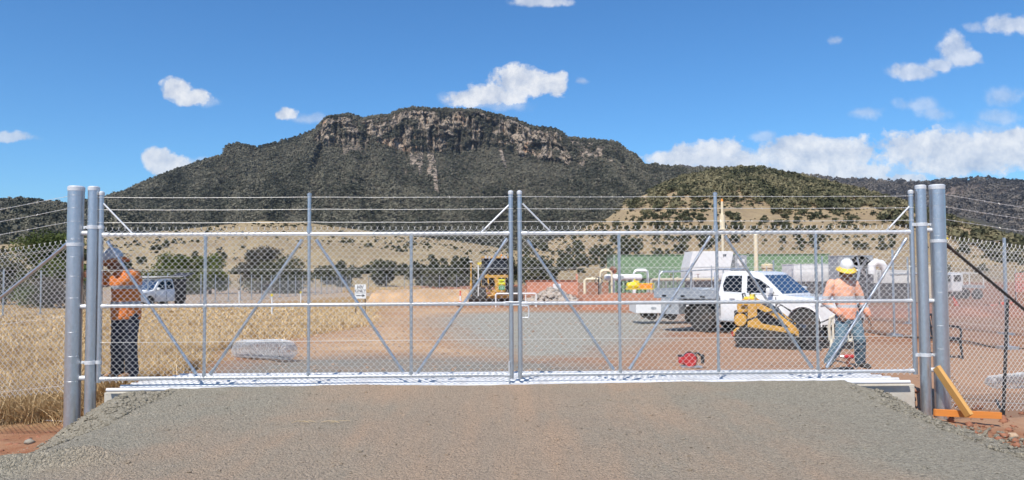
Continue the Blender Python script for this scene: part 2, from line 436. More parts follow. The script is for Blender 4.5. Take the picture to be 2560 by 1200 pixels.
def ground_mat():
    m, t, b = mat_base('ground_soil')
    geo = t.new('ShaderNodeNewGeometry'); P = geo.outputs['Position']
    def attr(n): return t.new('ShaderNodeAttribute', attribute_name=n).outputs['Fac']
    n1 = t.noise(P, 0.9, 5, 0.6); n2 = t.noise(P, 7, 5, 0.65); n3 = t.noise(P, 45, 4, 0.7); nb = t.noise(P, 0.12, 4, 0.6)
    str_ = t.noise(t.vm('MULTIPLY', P, (0.35, 2.2, 1.0)), 1.2, 5, 0.6)
    red = t.mix(t.ramp(n1, [(0.3, 0), (0.7, 1)]), (0.27, 0.118, 0.062), (0.38, 0.205, 0.115))
    red = t.mix(t.m('MULTIPLY', t.ramp(n2, [(0.45, 0), (0.75, 1)]), 0.5), red, (0.42, 0.25, 0.16))
    red = t.mix(t.m('MULTIPLY', t.ramp(str_, [(0.5, 0), (0.75, 1)]), 0.45), red, (0.44, 0.29, 0.19))
    grey = t.mix(t.ramp(n2, [(0.3, 0), (0.7, 1)]), (0.20, 0.185, 0.155), (0.30, 0.275, 0.235))
    grey = t.mix(t.m('MULTIPLY', t.ramp(n1, [(0.45, 0), (0.7, 1)]), 0.5), grey, (0.33, 0.24, 0.175))
    grey2 = t.mix(t.ramp(n2, [(0.3, 0), (0.7, 1)]), (0.28, 0.262, 0.215), (0.37, 0.35, 0.295))
    sand = t.mix(t.ramp(n1, [(0.3, 0), (0.7, 1)]), (0.44, 0.27, 0.150), (0.54, 0.365, 0.225))
    sand = t.mix(t.m('MULTIPLY', t.ramp(str_, [(0.45, 0), (0.7, 1)]), 0.5), sand, (0.54, 0.39, 0.26))
    straw = t.mix(t.ramp(n2, [(0.3, 0), (0.7, 1)]), (0.30, 0.19, 0.085), (0.44, 0.31, 0.15))
    pale = t.mix(t.ramp(n1, [(0.3, 0), (0.7, 1)]), (0.36, 0.25, 0.18), (0.42, 0.34, 0.24))
    darkred = t.mix(t.ramp(str_, [(0.3, 0), (0.7, 1)]), (0.28, 0.118, 0.062), (0.38, 0.185, 0.108))
    field = t.mix(t.ramp(nb, [(0.35, 0), (0.65, 1)]), (0.42, 0.32, 0.17), (0.36, 0.24, 0.15))
    far = t.ramp(t.m('MULTIPLY', t.vm('LENGTH', P, out=1), 0.01), [(0.55, 0), (0.95, 1)])
    c = t.mix(far, red, field)
    wob = t.m('MULTIPLY', t.m('SUBTRACT', n1, 0.5), 2.4)
    wob2 = t.m('MULTIPLY', t.m('SUBTRACT', n2, 0.5), 1.6)
    def layer(c, name, colr, soft=0.35):
        k = t.m('ADD', attr(name), t.m('ADD', wob, wob2)); k = t.m('MULTIPLY_ADD', k, 1/soft/2, 0.5, clamp=True)
        return t.mix(k, c, colr)
    c = layer(c, 'a_pale', pale); c = layer(c, 'a_red', darkred, 0.6)
    c = layer(c, 'a_right', t.mix(0.6, red, (0.42, 0.275, 0.185)), 1.5)
    c = layer(c, 'a_sand', sand, 1.6); c = layer(c, 'a_grey2', grey2, 0.9); c = layer(c, 'a_grey1', grey, 1.2)
    c = layer(c, 'a_grass', straw, 0.8)
    c = t.mix(t.m('MULTIPLY', t.ramp(n3, [(0.55, 0), (0.75, 1)]), 0.35), c, (0.12, 0.07, 0.045))
    t.l.new(c, b.inputs['Base Color']); b.inputs['Roughness'].default_value = 0.95; b.inputs['Specular IOR Level'].default_value = 0.15
    h = t.m('ADD', t.m('MULTIPLY', n2, 0.6), t.m('MULTIPLY', n3, 0.3))
    bn = t.new('ShaderNodeBump', inp={'Strength': 0.9, 'Distance': 0.06, 'Height': h}); t.l.new(bn.outputs[0], b.inputs['Normal'])
    return m
g = npmesh('ground', np.stack([X.ravel(), Y.ravel(), Z.ravel()], -1), [q, q2], ground_mat(), smooth=True, attrs=attrs)
tag(g, kind='structure')
# ------------------------------------------------------------------ gravel road up to the grid
def road_z(x, y):
    crest = np.interp(y, [-12, 0, 4, 8, 9.3, 9.66], [-0.2, -0.12, -0.12, -0.05, 0.01, 0.02])
    ax = np.abs(x-0.0)
    half = 4.35 - np.clip(np.where(x < 0, 0.58, 0.16)*(9.0-y), 0, np.where(x < 0, .72, .2)) + 0.25*(vnoise(y*0.7, y*0+3)-0.5) + np.where(x < 0, 0.50, 0.22) + 0.04*(9.6-y)*0
    run = 1.35
    t = np.clip((ax-half)/run, 0, 1.6)
    tt = np.clip(t, 0, 1)
    drop = (0.75*tt*tt*(3-2*tt)*0.55+0.75*tt*0.45) + np.clip(t-1, 0, 1)*0.5
    return crest-drop
gx = np.arange(-6.9, 6.9, 0.036); gy = np.concatenate([np.arange(-12, 4, 0.4), np.arange(4, 9.60, 0.034)])
GX, GY = np.meshgrid(gx, gy, indexing='ij')
mfront = 9.50+0.034*(GX+5.4)      # the grid's front edge runs slightly away to the right
GYs = GY.copy(); GYs = np.where(GY > 9.0, 9.0+(GY-9.0)*(mfront-9.0)/(9.60-9.0), GY)
GZ = road_z(GX, GYs)
edge = sstep(3.6, 5.2, np.abs(GX))
GZ = GZ + (fbm(GX*0.8, GYs*0.8, 3, 21)-0.5)*0.05 + (fbm(GX*6, GYs*6, 3, 31)-0.5)*(0.008+0.045*edge) + (fbm(GX*13, GYs*13, 2, 41)-0.5)*(0.007+0.02*edge)
GZ = GZ - 0.05*sstep(9.2, 9.5, GYs)*(np.abs(GX) > 4.4)
# a short ridge added near the left edge for its dark sliver of shade
fx, fy = ground_pt(150, 1190).x*0.80, 6.35
dx = GX-(-3.75); dy = GYs-6.16; ca, sa = math.cos(R(28)), math.sin(R(28)); lu = dx*ca+dy*sa; lv = -dx*sa+dy*ca
GZ = GZ + 0.13*np.exp(-(lv/0.055)**2)*sstep(-0.75, -0.35, lu)*(1-sstep(0.2, 0.55, lu))
ni, nj = GX.shape; idg = np.arange(ni*nj).reshape(ni, nj)
qr = np.stack([idg[:-1, :-1], idg[1:, :-1], idg[1:, 1:], idg[:-1, 1:]], -1).reshape(-1, 4)
def gravel_mat(name='road_gravel'):
    m, t, b = mat_base(name); P = t.new('ShaderNodeNewGeometry').outputs['Position']
    v = t.new('ShaderNodeTexVoronoi', inp={'Scale': 44.0, 'Vector': t.vm('MULTIPLY_ADD', t.noise(P, 14, 3, 0.6, out=1), (0.05, 0.05, 0.05), P)})
    v2 = t.new('ShaderNodeTexVoronoi', inp={'Scale': 95.0, 'Vector': P})
    n1 = t.noise(P, 0.55, 4, 0.6); n2 = t.noise(P, 5, 5, 0.65); n4_ = t.noise(P, 62, 3, 0.6, 1.2)
    grey = t.mix(v.outputs['Color'], (0.35, 0.315, 0.243), (0.53, 0.475, 0.372))
    # trodden earth down the middle of the road
    sx = t.new('ShaderNodeSeparateXYZ', inp={0: P}).outputs
    mid = t.m('SUBTRACT', 1.0, t.m('MULTIPLY', t.m('ABSOLUTE', t.m('ADD', sx[0], 0.25)), 0.36))
    mid = t.m('ADD', mid, t.m('MULTIPLY_ADD', t.m('SUBTRACT', n1, 0.5), 2.2, 0.25), clamp=True)
    track = t.m('MULTIPLY', t.ramp(t.noise(t.vm('MULTIPLY', P, (1.4, 0.16, 1)), 1.0, 4, 0.6), [(0.44, 0), (0.58, 1)]), 0.8)
    c = t.mix(t.m('MULTIPLY', mid, 0.85), grey, (0.53, 0.40, 0.29))
    c = t.mix(t.m('MULTIPLY', t.m('MULTIPLY', mid, track), 0.9), c, (0.62, 0.43, 0.29))
    c = t.mix(t.m('MULTIPLY', t.ramp(n2, [(0.60, 0), (0.75, 1)]), 0.35), c, (0.48, 0.34, 0.23))
    c = t.mix(t.m('MULTIPLY', t.ramp(n4_, [(0.50, 0), (0.62, 1)]), 0.62), c, (0.105, 0.098, 0.078))
    c = t.mix(t.m('MULTIPLY', t.ramp(v2.outputs['Distance'], [(0.0, 1), (0.25, 0)]), 0.25), c, (0.40, 0.38, 0.32))
    t.l.new(c, b.inputs['Base Color']); b.inputs['Roughness'].default_value = 0.93; b.inputs['Specular IOR Level'].default_value = 0.2
    h = t.m('ADD', t.m('MULTIPLY', v.outputs['Distance'], -1.0), t.m('MULTIPLY', t.noise(P, 26, 5, 0.7), 1.3))
    h = t.m('ADD', h, t.m('MULTIPLY', t.noise(P, 62, 3, 0.6, 1.2), 1.6))
    bn = t.new('ShaderNodeBump', inp={'Strength': 1.0, 'Distance': 0.021, 'Height': h}); t.l.new(bn.outputs[0], b.inputs['Normal'])
    return m
M['gravel'] = gravel_mat()
rd = npmesh('gravel_road', np.stack([GX.ravel(), GYs.ravel(), GZ.ravel()], -1), [qr], M['gravel'], smooth=True); tag(rd, kind='structure')
# loose crumbs of gravel and clods on the shoulders
def ico(sub=1):
    bm = bmesh.new(); bmesh.ops.create_icosphere(bm, subdivisions=sub, radius=1.0)
    V = np.array([v.co[:] for v in bm.verts]); F = np.array([[v.index for v in f.verts] for f in bm.faces]); bm.free(); return V, F
ICO1 = ico(1); ICO2 = ico(2)
def scatter_blobs(name, P, S, mat, base=ICO1, nvar=6, jit=0.35, smooth=False, parent=None, rot=True, attrs=None):
    """P (n,3) centres, S (n,3) radii"""
    V, F = base; rng = np.random.default_rng(len(P)); n = len(P); nv = len(V)
    out = np.empty((n, nv, 3)); var = rng.integers(0, nvar, n); ang = rng.random(n)*6.283
    for k in range(nvar):
        vv = V*(1+jit*(rng.random((nv, 1))-0.5)*2); s = np.where(var == k)[0]
        if len(s) == 0: continue
        a = ang[s] if rot else ang[s]*0
        c, d = np.cos(a)[:, None], np.sin(a)[:, None]
        x = vv[None, :, 0]*c-vv[None, :, 1]*d; y = vv[None, :, 0]*d+vv[None, :, 1]*c; z = np.repeat(vv[None, :, 2], len(s), 0)
        out[s] = np.stack([x*S[s, 0:1], y*S[s, 1:2], z*S[s, 2:3]], -1)+P[s][:, None, :]
    FF = (F[None]+(np.arange(n)*nv)[:, None, None]).reshape(-1, 3)
    at_ = {k: np.repeat(v, nv) for k, v in (attrs or {}).items()}
    return npmesh(name, out.reshape(-1, 3), [FF], mat, parent, smooth, at_)
rng = np.random.default_rng(3)
n = 5200
sx_ = np.where(rng.random(n) < 0.55, -1, 1)*(4.2+rng.random(n)**1.3*1.75); sy_ = 4.2+rng.random(n)*5.1
k2 = 500; sx_[:k2] = (rng.random(k2)-0.5)*9.5
sz_ = np.maximum(road_z(sx_, sy_)+(fbm(sx_*0.8, sy_*0.8, 3, 21)-0.5)*0.05, h_ground(sx_, sy_)) + 0.004
rr_ = 0.006+0.012*rng.random(n)**3; rr_[k2:] *= 1.7
o = scatter_blobs('loose_gravel', np.stack([sx_, sy_, sz_], -1), np.stack([rr_*1.2, rr_, rr_*0.75], -1), M['gravel']); tag(o, kind='stuff')
clodmat = simple('red_clod', (0.30, 0.13, 0.075), 0.95, 0, 0.3, 9, 0.01, 50)
n = 1100
cx_ = np.concatenate([-(5.4+rng.random(n//2)**1.5*3.5), 5.3+rng.random(n-n//2)**1.5*3.6]); cy_ = 6.2+rng.random(n)*5.0
cz_ = h_ground(cx_, cy_)+0.0; rr_ = 0.010+0.042*rng.random(n)**3
o = scatter_blobs('earth_clods', np.stack([cx_, cy_, cz_], -1), np.stack([rr_*1.3, rr_, rr_*0.7], -1), clodmat); tag(o, kind='stuff')
# ------------------------------------------------------------------ hills and the mountain
def sil(points, px): p = np.array(points, dtype=float); return np.interp(px, p[:, 0], p[:, 1])
def dirs(px, py):
    px = np.asarray(px, float); py = np.asarray(py, float)
    a = (px-1280)/F_PX; b_ = (600-py)/F_PX
    D = np.array(_f)[None]+a[:, None]*np.array(_r)[None]+b_[:, None]*np.array(_u)[None]
    az = np.arctan2(D[:, 0], D[:, 1]); el = D[:, 2]/np.hypot(D[:, 0], D[:, 1]); return az, el
class Hill:
    def __init__(s, pxs, silp, r_ridge, r_foot, prof, nt, rough=0.02, jag=0.0, back=1.5, seed=1):
        """pxs: photo columns giving the bearings; the ridge line gets its real height at its distance"""
        s.pxs = pxs; py = sil(silp, pxs) + jag*(fbm(pxs/7.0, pxs*0, 3, seed)-0.5)
        az, el = dirs(pxs, py); s.az = az
        rr = sil(r_ridge, pxs) if hasattr(r_ridge, '__len__') else np.full(len(pxs), float(r_ridge))
        rf = sil(r_foot, pxs) if hasattr(r_foot, '__len__') else np.full(len(pxs), float(r_foot))
        zr = 1.5+rr*el; z0 = -3.0
        t = np.linspace(0, 1, nt); T = np.repeat(t[None], len(pxs), 0); PX = np.repeat(pxs[:, None], nt, 1)
        rfrac, zfrac, rock = prof(PX, T, rr[:, None], seed)
        r = rf[:, None]+(rr-rf)[:, None]*rfrac
        hgt = (zr-z0)[:, None]
        z = z0+hgt*zfrac
        xw = r*np.sin(az)[:, None]; yw = r*np.cos(az)[:, None]
        env = np.sin(np.pi*np.clip(T, 0, 1))**0.8
        z = z+hgt*rough*(fbm(xw/140, yw/140, 5, seed)-0.5)*2*env
        # back slope
        kb = 6; tb = np.linspace(0, 1, kb+1)[1:]
        rb = rr[:, None]*(1+(back-1)*tb[None]); zb = z0+(z[:, -1:]-z0)*(1-tb[None]**1.5)
        R_ = np.concatenate([r, rb], 1); Z_ = np.concatenate([z, zb], 1)
        s.R = R_; s.Z = Z_; s.nt = nt; s.T = T; s.rock = np.concatenate([rock, np.zeros_like(rb)], 1)
        s.X = R_*np.sin(az)[:, None]; s.Y = R_*np.cos(az)[:, None]
    def build(s, name, mat):
        ni, nj = s.X.shape; I = np.arange(ni*nj).reshape(ni, nj)
        qd = np.stack([I[:-1, :-1], I[1:, :-1], I[1:, 1:], I[:-1, 1:]], -1).reshape(-1, 4)
        s.o = npmesh(name, np.stack([s.X.ravel(), s.Y.ravel(), s.Z.ravel()], -1), [qd], mat, smooth=True, attrs={'rock': s.rock.ravel()})
        tag(s.o, kind='structure'); return s.o
    def sample(s, px, t):
        """surface points at bearing px and profile parameter t in 0..1"""
        i = np.interp(px, s.pxs, np.arange(len(s.pxs))); j = np.clip(t, 0, 1)*(s.nt-1)
        i0 = np.clip(i.astype(int), 0, len(s.pxs)-2); j0 = np.clip(j.astype(int), 0, s.nt-2); fi = i-i0; fj = j-j0
        def g(A): return (A[i0, j0]*(1-fi)*(1-fj)+A[i0+1, j0]*fi*(1-fj)+A[i0, j0+1]*(1-fi)*fj+A[i0+1, j0+1]*fi*fj)
        return g(s.X), g(s.Y), g(s.Z), g(s.rock)
def pcols(a, b, step): return np.concatenate([np.linspace(a-900, a, 30)[:-1], np.arange(a, b, step), np.linspace(b, b+900, 30)])
MT_SIL = [(-1500,640),(-600,570),(-200,530),(0,508),(150,517),(250,497),(300,483),(400,440),(500,405),(556,389),(566,364),(600,360),(640,371),(690,358),(740,345),(786,327),(800,312),(817,293),(870,287),(905,297),(940,292),(975,288),(1000,275),(1035,271),(1100,274),(1190,276),(1215,283),(1290,300),(1330,318),(1385,323),(1402,331),(1420,346),(1500,352),(1545,358),(1560,372),(1590,390),(1610,411),(1700,419),(1800,424),(2000,452),(2300,520),(2700,600),(3600,660)]
def cliffmask(PX):
    return np.interp(PX, [540, 562, 600, 625, 760, 800, 980, 1080, 1220, 1420, 1560, 1610, 2100], [0, .5, .35, 0, 0, .9, .9, 1.0, 1.0, .75, .45, 0, 0])
def prof_mt(PX, T, rr, seed):
    cm = cliffmask(PX)
    n = fbm(PX/90.0, PX*0+T*0, 4, seed+3)
    zlow = np.interp(PX, [780, 950, 1020, 1180, 1240, 1330, 1420, 1480, 1600], [.80, .80, .71, .70, .745, .735, .76, .86, .88])+0.035*(fbm(PX/45., PX*0, 3, seed+9)-0.5)*2
    ztop = 0.95
    # piecewise in T: 0-.62 talus, .62-.86 cliff rows, .86-1 top
    zt = np.where(T < .62, zlow*(T/.62)**1.12, np.where(T < .86, zlow+(ztop-zlow)*((T-.62)/.24), ztop+(1-ztop)*((T-.86)/.14)))
    rt = np.where(T < .62, 0.915*(T/.62), np.where(T < .86, 0.915+0.035*((T-.62)/.24), 0.95+0.05*((T-.86)/.14)))
    zs = T**1.15*1.0; rs_ = T
    z = zt*cm+zs*(1-cm); r = rt*cm+rs_*(1-cm)
    # buttresses and clefts push the rock face in and out
    ridg = 1-np.abs(2*fbm(PX/14.0, z*6, 4, seed+5)-1)
    ledge = fbm(PX/40.0, z*38, 4, seed+6)
    face = sstep(.58, .66, T)*(1-sstep(.90, .98, T))*np.clip(cm*1.3, 0, 1)
    r = r-face*(0.042*(ridg-0.6)+0.030*(ledge-0.5))
    # gullies running down the talus
    gul = np.abs(2*fbm(PX/55.0+T*0.8, T*1.3, 3, seed+8)-1)
    z = z-0.035*(1-gul)*np.sin(np.pi*T)*(1-face)
    rock = face*(fbm(PX/22., z*16, 4, seed+11)*1.15+0.0)
    # slides of bare rock below the cliff
    slide = np.exp(-((PX-1085+(T-0.5)*60)/7)**2)*((T > .36) & (T < .62))*0.95 + np.exp(-((PX-1045)/45)**2)*((T > .46) & (T < .64))*1.0*(fbm(PX/7., T*14, 4, 4)-.12)*1.35
    slide = slide+np.exp(-((PX-1250-(0.62-T)*120)/8)**2)*((T > .50) & (T < .62))*0.8+np.exp(-((PX-880)/60)**2)*((T > .56) & (T < .66))*0.55
    rock = np.maximum(rock, slide)
    return r, np.clip(z, 0, 1.02), rock
def hillmat(name, floor_a, floor_b, rock_a, rock_b, patch=0.0, sc=1.0, rlo=0.42, rhi=0.56):
    m, t, b = mat_base(name); P = t.new('ShaderNodeNewGeometry').outputs['Position']
    n1 = t.noise(P, 0.02*sc, 5, 0.65); n2 = t.noise(P, 0.12*sc, 5, 0.7); n4 = t.noise(t.vm('MULTIPLY', P, (1, 1, 4.0)), 0.02*sc, 5, 0.65)
    c = t.mix(t.ramp(n1, [(0.35, 0), (0.65, 1)]), floor_a, floor_b)
    c = t.mix(t.m('MULTIPLY', t.ramp(n2, [(0.4, 0), (0.7, 1)]), 0.45), c, [q*0.6 for q in floor_a])
    nv = t.noise(t.vm('MULTIPLY', P, (1, 1, 0.3)), 0.07, 6, 0.75)
    vor = t.new('ShaderNodeTexVoronoi', feature='DISTANCE_TO_EDGE', inp={'Scale': 0.045, 'Vector': t.vm('MULTIPLY_ADD', t.noise(P, 0.05, 3, 0.6, out=1), (9, 9, 9), t.vm('MULTIPLY', P, (1, 1, 0.75)))})
    vcol = t.new('ShaderNodeTexVoronoi', inp={'Scale': 0.045, 'Vector': t.vm('MULTIPLY_ADD', t.noise(P, 0.05, 3, 0.6, out=1), (9, 9, 9), t.vm('MULTIPLY', P, (1, 1, 0.75)))})
    nh = t.noise(t.vm('MULTIPLY', P, (0.5, 0.5, 2.6)), 0.03, 5, 0.65)
    rc = t.mix(t.ramp(nv, [(0.40, 0), (0.62, 1)]), rock_a, rock_b)
    rc = t.mix(t.m('MULTIPLY', t.ramp(nh, [(0.5, 0), (0.62, 1)]), 0.55), rc, [q*1.05 for q in rock_a])
    rc = t.mix(t.m('MULTIPLY', t.ramp(t.noise(t.vm('MULTIPLY', P, (1, 1, 0.4)), 0.02, 3, 0.6), [(0.60, 0), (0.68, 1)]), 0.75), rc, (0.50, 0.27, 0.14))
    rc = t.mix(t.ramp(t.noise(t.vm('MULTIPLY', P, (1, 1, 0.5)), 0.11, 5, 0.75), [(0.56, 0), (0.64, 1)]), rc, (0.06, 0.06, 0.055))
    rc = t.mix(t.m('MULTIPLY', vcol.outputs['Color'], 0.45), rc, [q*1.25 for q in rock_a])
    rc = t.mix(t.ramp(vor.outputs['Distance'], [(0.02, 0.9), (0.09, 0)]), rc, (0.05, 0.048, 0.042))
    k = t.new('ShaderNodeAttribute', attribute_name='rock').outputs['Fac']
    k = t.ramp(t.m('ADD', k, t.m('MULTIPLY', t.m('SUBTRACT', n2, 0.5), 0.5)), [(rlo, 0), (rhi, 1)])
    c = t.mix(k, c, rc)
    t.l.new(c, b.inputs['Base Color']); b.inputs['Roughness'].default_value = 0.95; b.inputs['Specular IOR Level'].default_value = 0.1
    hh = t.m('ADD', t.m('ADD', nv, n2), t.m('MULTIPLY', k, t.ramp(vor.outputs['Distance'], [(0.0, 0), (0.12, 1)])))
    bn = t.new('ShaderNodeBump', inp={'Strength': 0.8, 'Distance': 9.0/sc, 'Height': hh}); t.l.new(bn.outputs[0], b.inputs['Normal'])
    return m
MT = Hill(pcols(-120, 2000, 2.2), MT_SIL, 1950, 820, prof_mt, 200, 0.03, 5.0, seed=11)
MT.build('mountain', hillmat('mountain_surface', (0.075, 0.072, 0.055), (0.13, 0.115, 0.085), (0.41, 0.33, 0.255), (0.22, 0.19, 0.165)))
FR_SIL = [(600,640),(1500,440),(1700,418),(1800,424),(2000,438),(2100,449),(2200,452),(2300,459),(2340,455),(2450,448),(2560,456),(2700,462),(3000,475),(3600,560)]
def prof_far(PX, T, rr, seed):
    cm = np.interp(PX, [2060, 2120, 2200, 2330, 2360, 2450, 2480, 2520, 2700], [0, .7, .4, .3, 1, 1, .4, .8, .8])
    z = T**0.85; face = sstep(.60, .66, T)*(1-sstep(.84, .92, T))*cm
    rg = 1-np.abs(2*fbm(PX/12.0, T*7, 4, seed+5)-1)
    r = T-face*0.05*(rg-.5)
    rock = face*(fbm(PX/26., T*12, 4, seed+7)+0.06)
    gul = np.abs(2*fbm(PX/60.0+T*0.5, T*1.3, 3, seed+8)-1)
    z = z-0.04*(1-gul)*np.sin(np.pi*T)
    return r, z, rock
FR = Hill(pcols(1500, 2750, 3.0), FR_SIL, 3000, 1500, prof_far, 110, 0.04, 4.0, seed=31)
FR.build('far_ridge', hillmat('far_ridge_surface', (0.06, 0.055, 0.05), (0.10, 0.085, 0.075), (0.33, 0.26, 0.21), (0.20, 0.17, 0.16), sc=0.7))
LR_SIL = [(-1500,600),(-700,540),(-200,512),(0,505),(60,503),(120,511),(170,515),(215,506),(260,500),(330,520),(450,570),(700,660)]
def prof_soft(PX, T, rr, seed):
    gul = np.abs(2*fbm(PX/90.0+T*0.6, T*1.6, 3, seed+8)-1)
    return T, T**0.9-0.05*(1-gul)*np.sin(np.pi*T), T*0
LR = Hill(pcols(-150, 700, 5.0), LR_SIL, 1350, 520, prof_soft, 60, 0.04, 5.0, seed=41)
LR.build('left_ridge', hillmat('left_ridge_surface', (0.07, 0.066, 0.045), (0.12, 0.105, 0.07), (0.3, 0.26, 0.22), (0.2, 0.18, 0.16)))
HB_SIL = [(900,680),(1150,660),(1250,640),(1330,620),(1450,572),(1520,545),(1560,512),(1600,492),(1700,450),(1780,431),(1850,424),(1900,425),(1980,440),(2060,457),(2150,480),(2250,507),(2400,560),(2480,586),(2560,612),(2700,635),(2900,660),(3600,680)]
def prof_hb(PX, T, rr, seed):
    gul = np.abs(2*fbm(PX/120.0+T*0.6, T*1.6, 3, seed+8)-1)
    z = T**0.95-0.05*(1-gul)*np.sin(np.pi*T)
    return T, z, T*0
def grassmat(name, a, b2, c2):
    m, t, b = mat_base(name); P = t.new('ShaderNodeNewGeometry').outputs['Position']
    n1 = t.noise(P, 0.018, 5, 0.65); n2 = t.noise(P, 0.22, 5, 0.7); n3 = t.noise(t.vm('MULTIPLY', P, (1, 1, 6)), 0.05, 4, 0.65)
    c = t.mix(t.ramp(n1, [(0.35, 0), (0.65, 1)]), a, b2)
    c = t.mix(t.m('MULTIPLY', t.ramp(n3, [(0.45, 0), (0.66, 1)]), 0.6), c, c2)
    c = t.mix(t.m('MULTIPLY', t.ramp(n2, [(0.52, 0), (0.70, 1)]), 0.5), c, (0.13, 0.11, 0.06))
    t.l.new(c, b.inputs['Base Color']); b.inputs['Roughness'].default_value = 0.95; b.inputs['Specular IOR Level'].default_value = 0.1
    bn = t.new('ShaderNodeBump', inp={'Strength': 0.7, 'Distance': 2.0, 'Height': n2}); t.l.new(bn.outputs[0], b.inputs['Normal'])
    return m
HB = Hill(pcols(1150, 2700, 5.0), HB_SIL, [(900,420),(1300,430),(1500,620),(1850,900),(2300,800),(2600,560),(3600,500)], [(900,210),(3600,210)], prof_hb, 110, 0.035, 0.0, seed=51)
HB.build('grassy_hill', grassmat('hill_grass', (0.315, 0.235, 0.135), (0.385, 0.295, 0.175), (0.25, 0.18, 0.125)))
LA_SIL = [(-1500,630),(-400,625),(0,612),(150,600),(300,588),(450,574),(560,562),(650,552),(760,556),(880,572),(1000,588),(1150,603),(1300,628),(1450,655),(1600,676),(1800,690)]
LA = Hill(pcols(-150, 1500, 6.0), LA_SIL, 480, 130, prof_soft, 90, 0.03, 0.0, seed=61)
LA.build('grassy_rise', grassmat('rise_grass', (0.325, 0.25, 0.145), (0.40, 0.315, 0.19), (0.25, 0.18, 0.12)))
# ------------------------------------------------------------------ forests (nobody could count them)
def foliage_mat(name, cols, sc=0.3):
    m, t, b = mat_base(name); P = t.new('ShaderNodeNewGeometry').outputs['Position']
    a = t.new('ShaderNodeAttribute', attribute_name='tint').outputs['Fac']
    n = t.noise(P, sc, 3, 0.6)
    c = t.ramp(t.m('MULTIPLY_ADD', n, 0.25, t.m('MULTIPLY', a, 0.8)), [(0.22, cols[0]), (0.5, cols[1]), (0.85, cols[2])])
    t.l.new(c, b.inputs['Base Color']); b.inputs['Roughness'].default_value = 0.9; b.inputs['Specular IOR Level'].default_value = 0.12
    return m
FM1 = foliage_mat('mountain_foliage', [(0.044, 0.046, 0.033), (0.090, 0.091, 0.066), (0.19, 0.175, 0.128)])
FM2 = foliage_mat('hill_foliage', [(0.040, 0.044, 0.024), (0.092, 0.092, 0.050), (0.20, 0.175, 0.10)])
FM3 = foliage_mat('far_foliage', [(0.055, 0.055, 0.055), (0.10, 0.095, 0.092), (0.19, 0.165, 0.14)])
def leafy_proto(rg, nq):
    d = rg.normal(size=(nq, 3)); d /= np.linalg.norm(d, axis=1)[:, None]; d[:, 2] = np.abs(d[:, 2])*1.1-.25
    k = rg.random(nq)**.35; lump = rg.normal(size=(5, 3)); lump /= np.linalg.norm(lump, axis=1)[:, None]
    rad = .62+.42*np.clip((d@lump.T).max(1), 0, 1)**2; p = d*(k*rad)[:, None]
    nrm = d+rg.normal(size=(nq, 3))*.55; nrm /= np.linalg.norm(nrm, axis=1)[:, None]
    u = np.cross(nrm, rg.normal(size=(nq, 3))); u /= np.linalg.norm(u, axis=1)[:, None]; v = np.cross(nrm, u)
    s = (.22+.17*rg.random(nq))[:, None]
    return np.stack([p-u*s, p-v*s*.75, p+u*s, p+v*s*.75], 1)      # (nq,4,3)
def scatter_crowns(name, P, S, mat, tint, nq=32, nvar=14, seed=0):
    rg = np.random.default_rng(seed); n = len(P); var = rg.integers(0, nvar, n); ang = rg.random(n)*6.283; out = np.empty((n, nq*4, 3), dtype=np.float32)
    for k in range(nvar):
        vv = leafy_proto(rg, nq).reshape(-1, 3); s = np.where(var == k)[0]; c, d = np.cos(ang[s])[:, None], np.sin(ang[s])[:, None]
        x = vv[None, :, 0]*c-vv[None, :, 1]*d; y = vv[None, :, 0]*d+vv[None, :, 1]*c
        out[s] = np.stack([x*S[s, 0:1], y*S[s, 1:2], np.repeat(vv[None, :, 2], len(s), 0)*S[s, 2:3]], -1)+P[s][:, None, :]
    F = np.arange(n*nq*4).reshape(-1, 4); tt = np.repeat(tint, nq*4)+np.repeat(rg.random(n*nq)*.16-.08, 4)
    return npmesh(name, out.reshape(-1, 3), [F], mat, None, False, {'tint': tt})
def forest(name, hill, n, pxr, tr, size, mat, keep=None, seed=1, rockmax=0.42, dens=None):
    rg = np.random.default_rng(seed); px = rg.uniform(*pxr, n); t = rg.uniform(*tr, n)
    x, y, z, rock = hill.sample(px, t)
    ok = (rock+0.22*(rg.random(n)-0.5) < rockmax) | (rg.random(n) < .10*fbm(px/9., t*60, 2, 5)*2)
    if keep is not None: ok &= keep(px, t, rg)
    if keep is None: ok &= rg.random(n) < 0.75+0.5*fbm(x/60, y/60, 3, seed)
    x, y, z, px, t = x[ok], y[ok], z[ok], px[ok], t[ok]; k = len(x)
    s = size*(0.55+0.8*rg.random(k)**1.5)
    hh = s*(0.7+0.5*rg.random(k)); P = np.stack([x, y, z+hh*0.55], -1)
    S = np.stack([s*(0.8+.4*rg.random(k)), s*(0.8+.4*rg.random(k)), hh], -1)*0.5*1.25
    tint = 0.60*rg.random(k)+0.65*(fbm(px/50., t*9, 4, seed+2)*2.0-.5)
    o = scatter_crowns(name, P, S*1.12, mat, tint, seed=seed); tag(o, kind='stuff')
    return o
forest('mountain_forest', MT, 75000, (-120, 2000), (0.0, 1.0), 5.6, FM1, seed=2)
def ridge_trees(px, t, rg): return rg.random(len(px)) < 0.8
forest('skyline_trees', MT, 1800, (-100, 1700), (0.97, 1.0), 5.5, FM1, ridge_trees, seed=3, rockmax=2)
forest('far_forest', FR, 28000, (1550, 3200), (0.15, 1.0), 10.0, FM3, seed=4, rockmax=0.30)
forest('left_forest', LR, 16000, (-900, 480), (0.1, 1.0), 6.2, FM1, seed=5)
def scr_y(x, y, z):
    d = np.stack([x, y, z-1.5], -1); f = d@np.array(_f); return 600-F_PX*(d@np.array(_u))/f
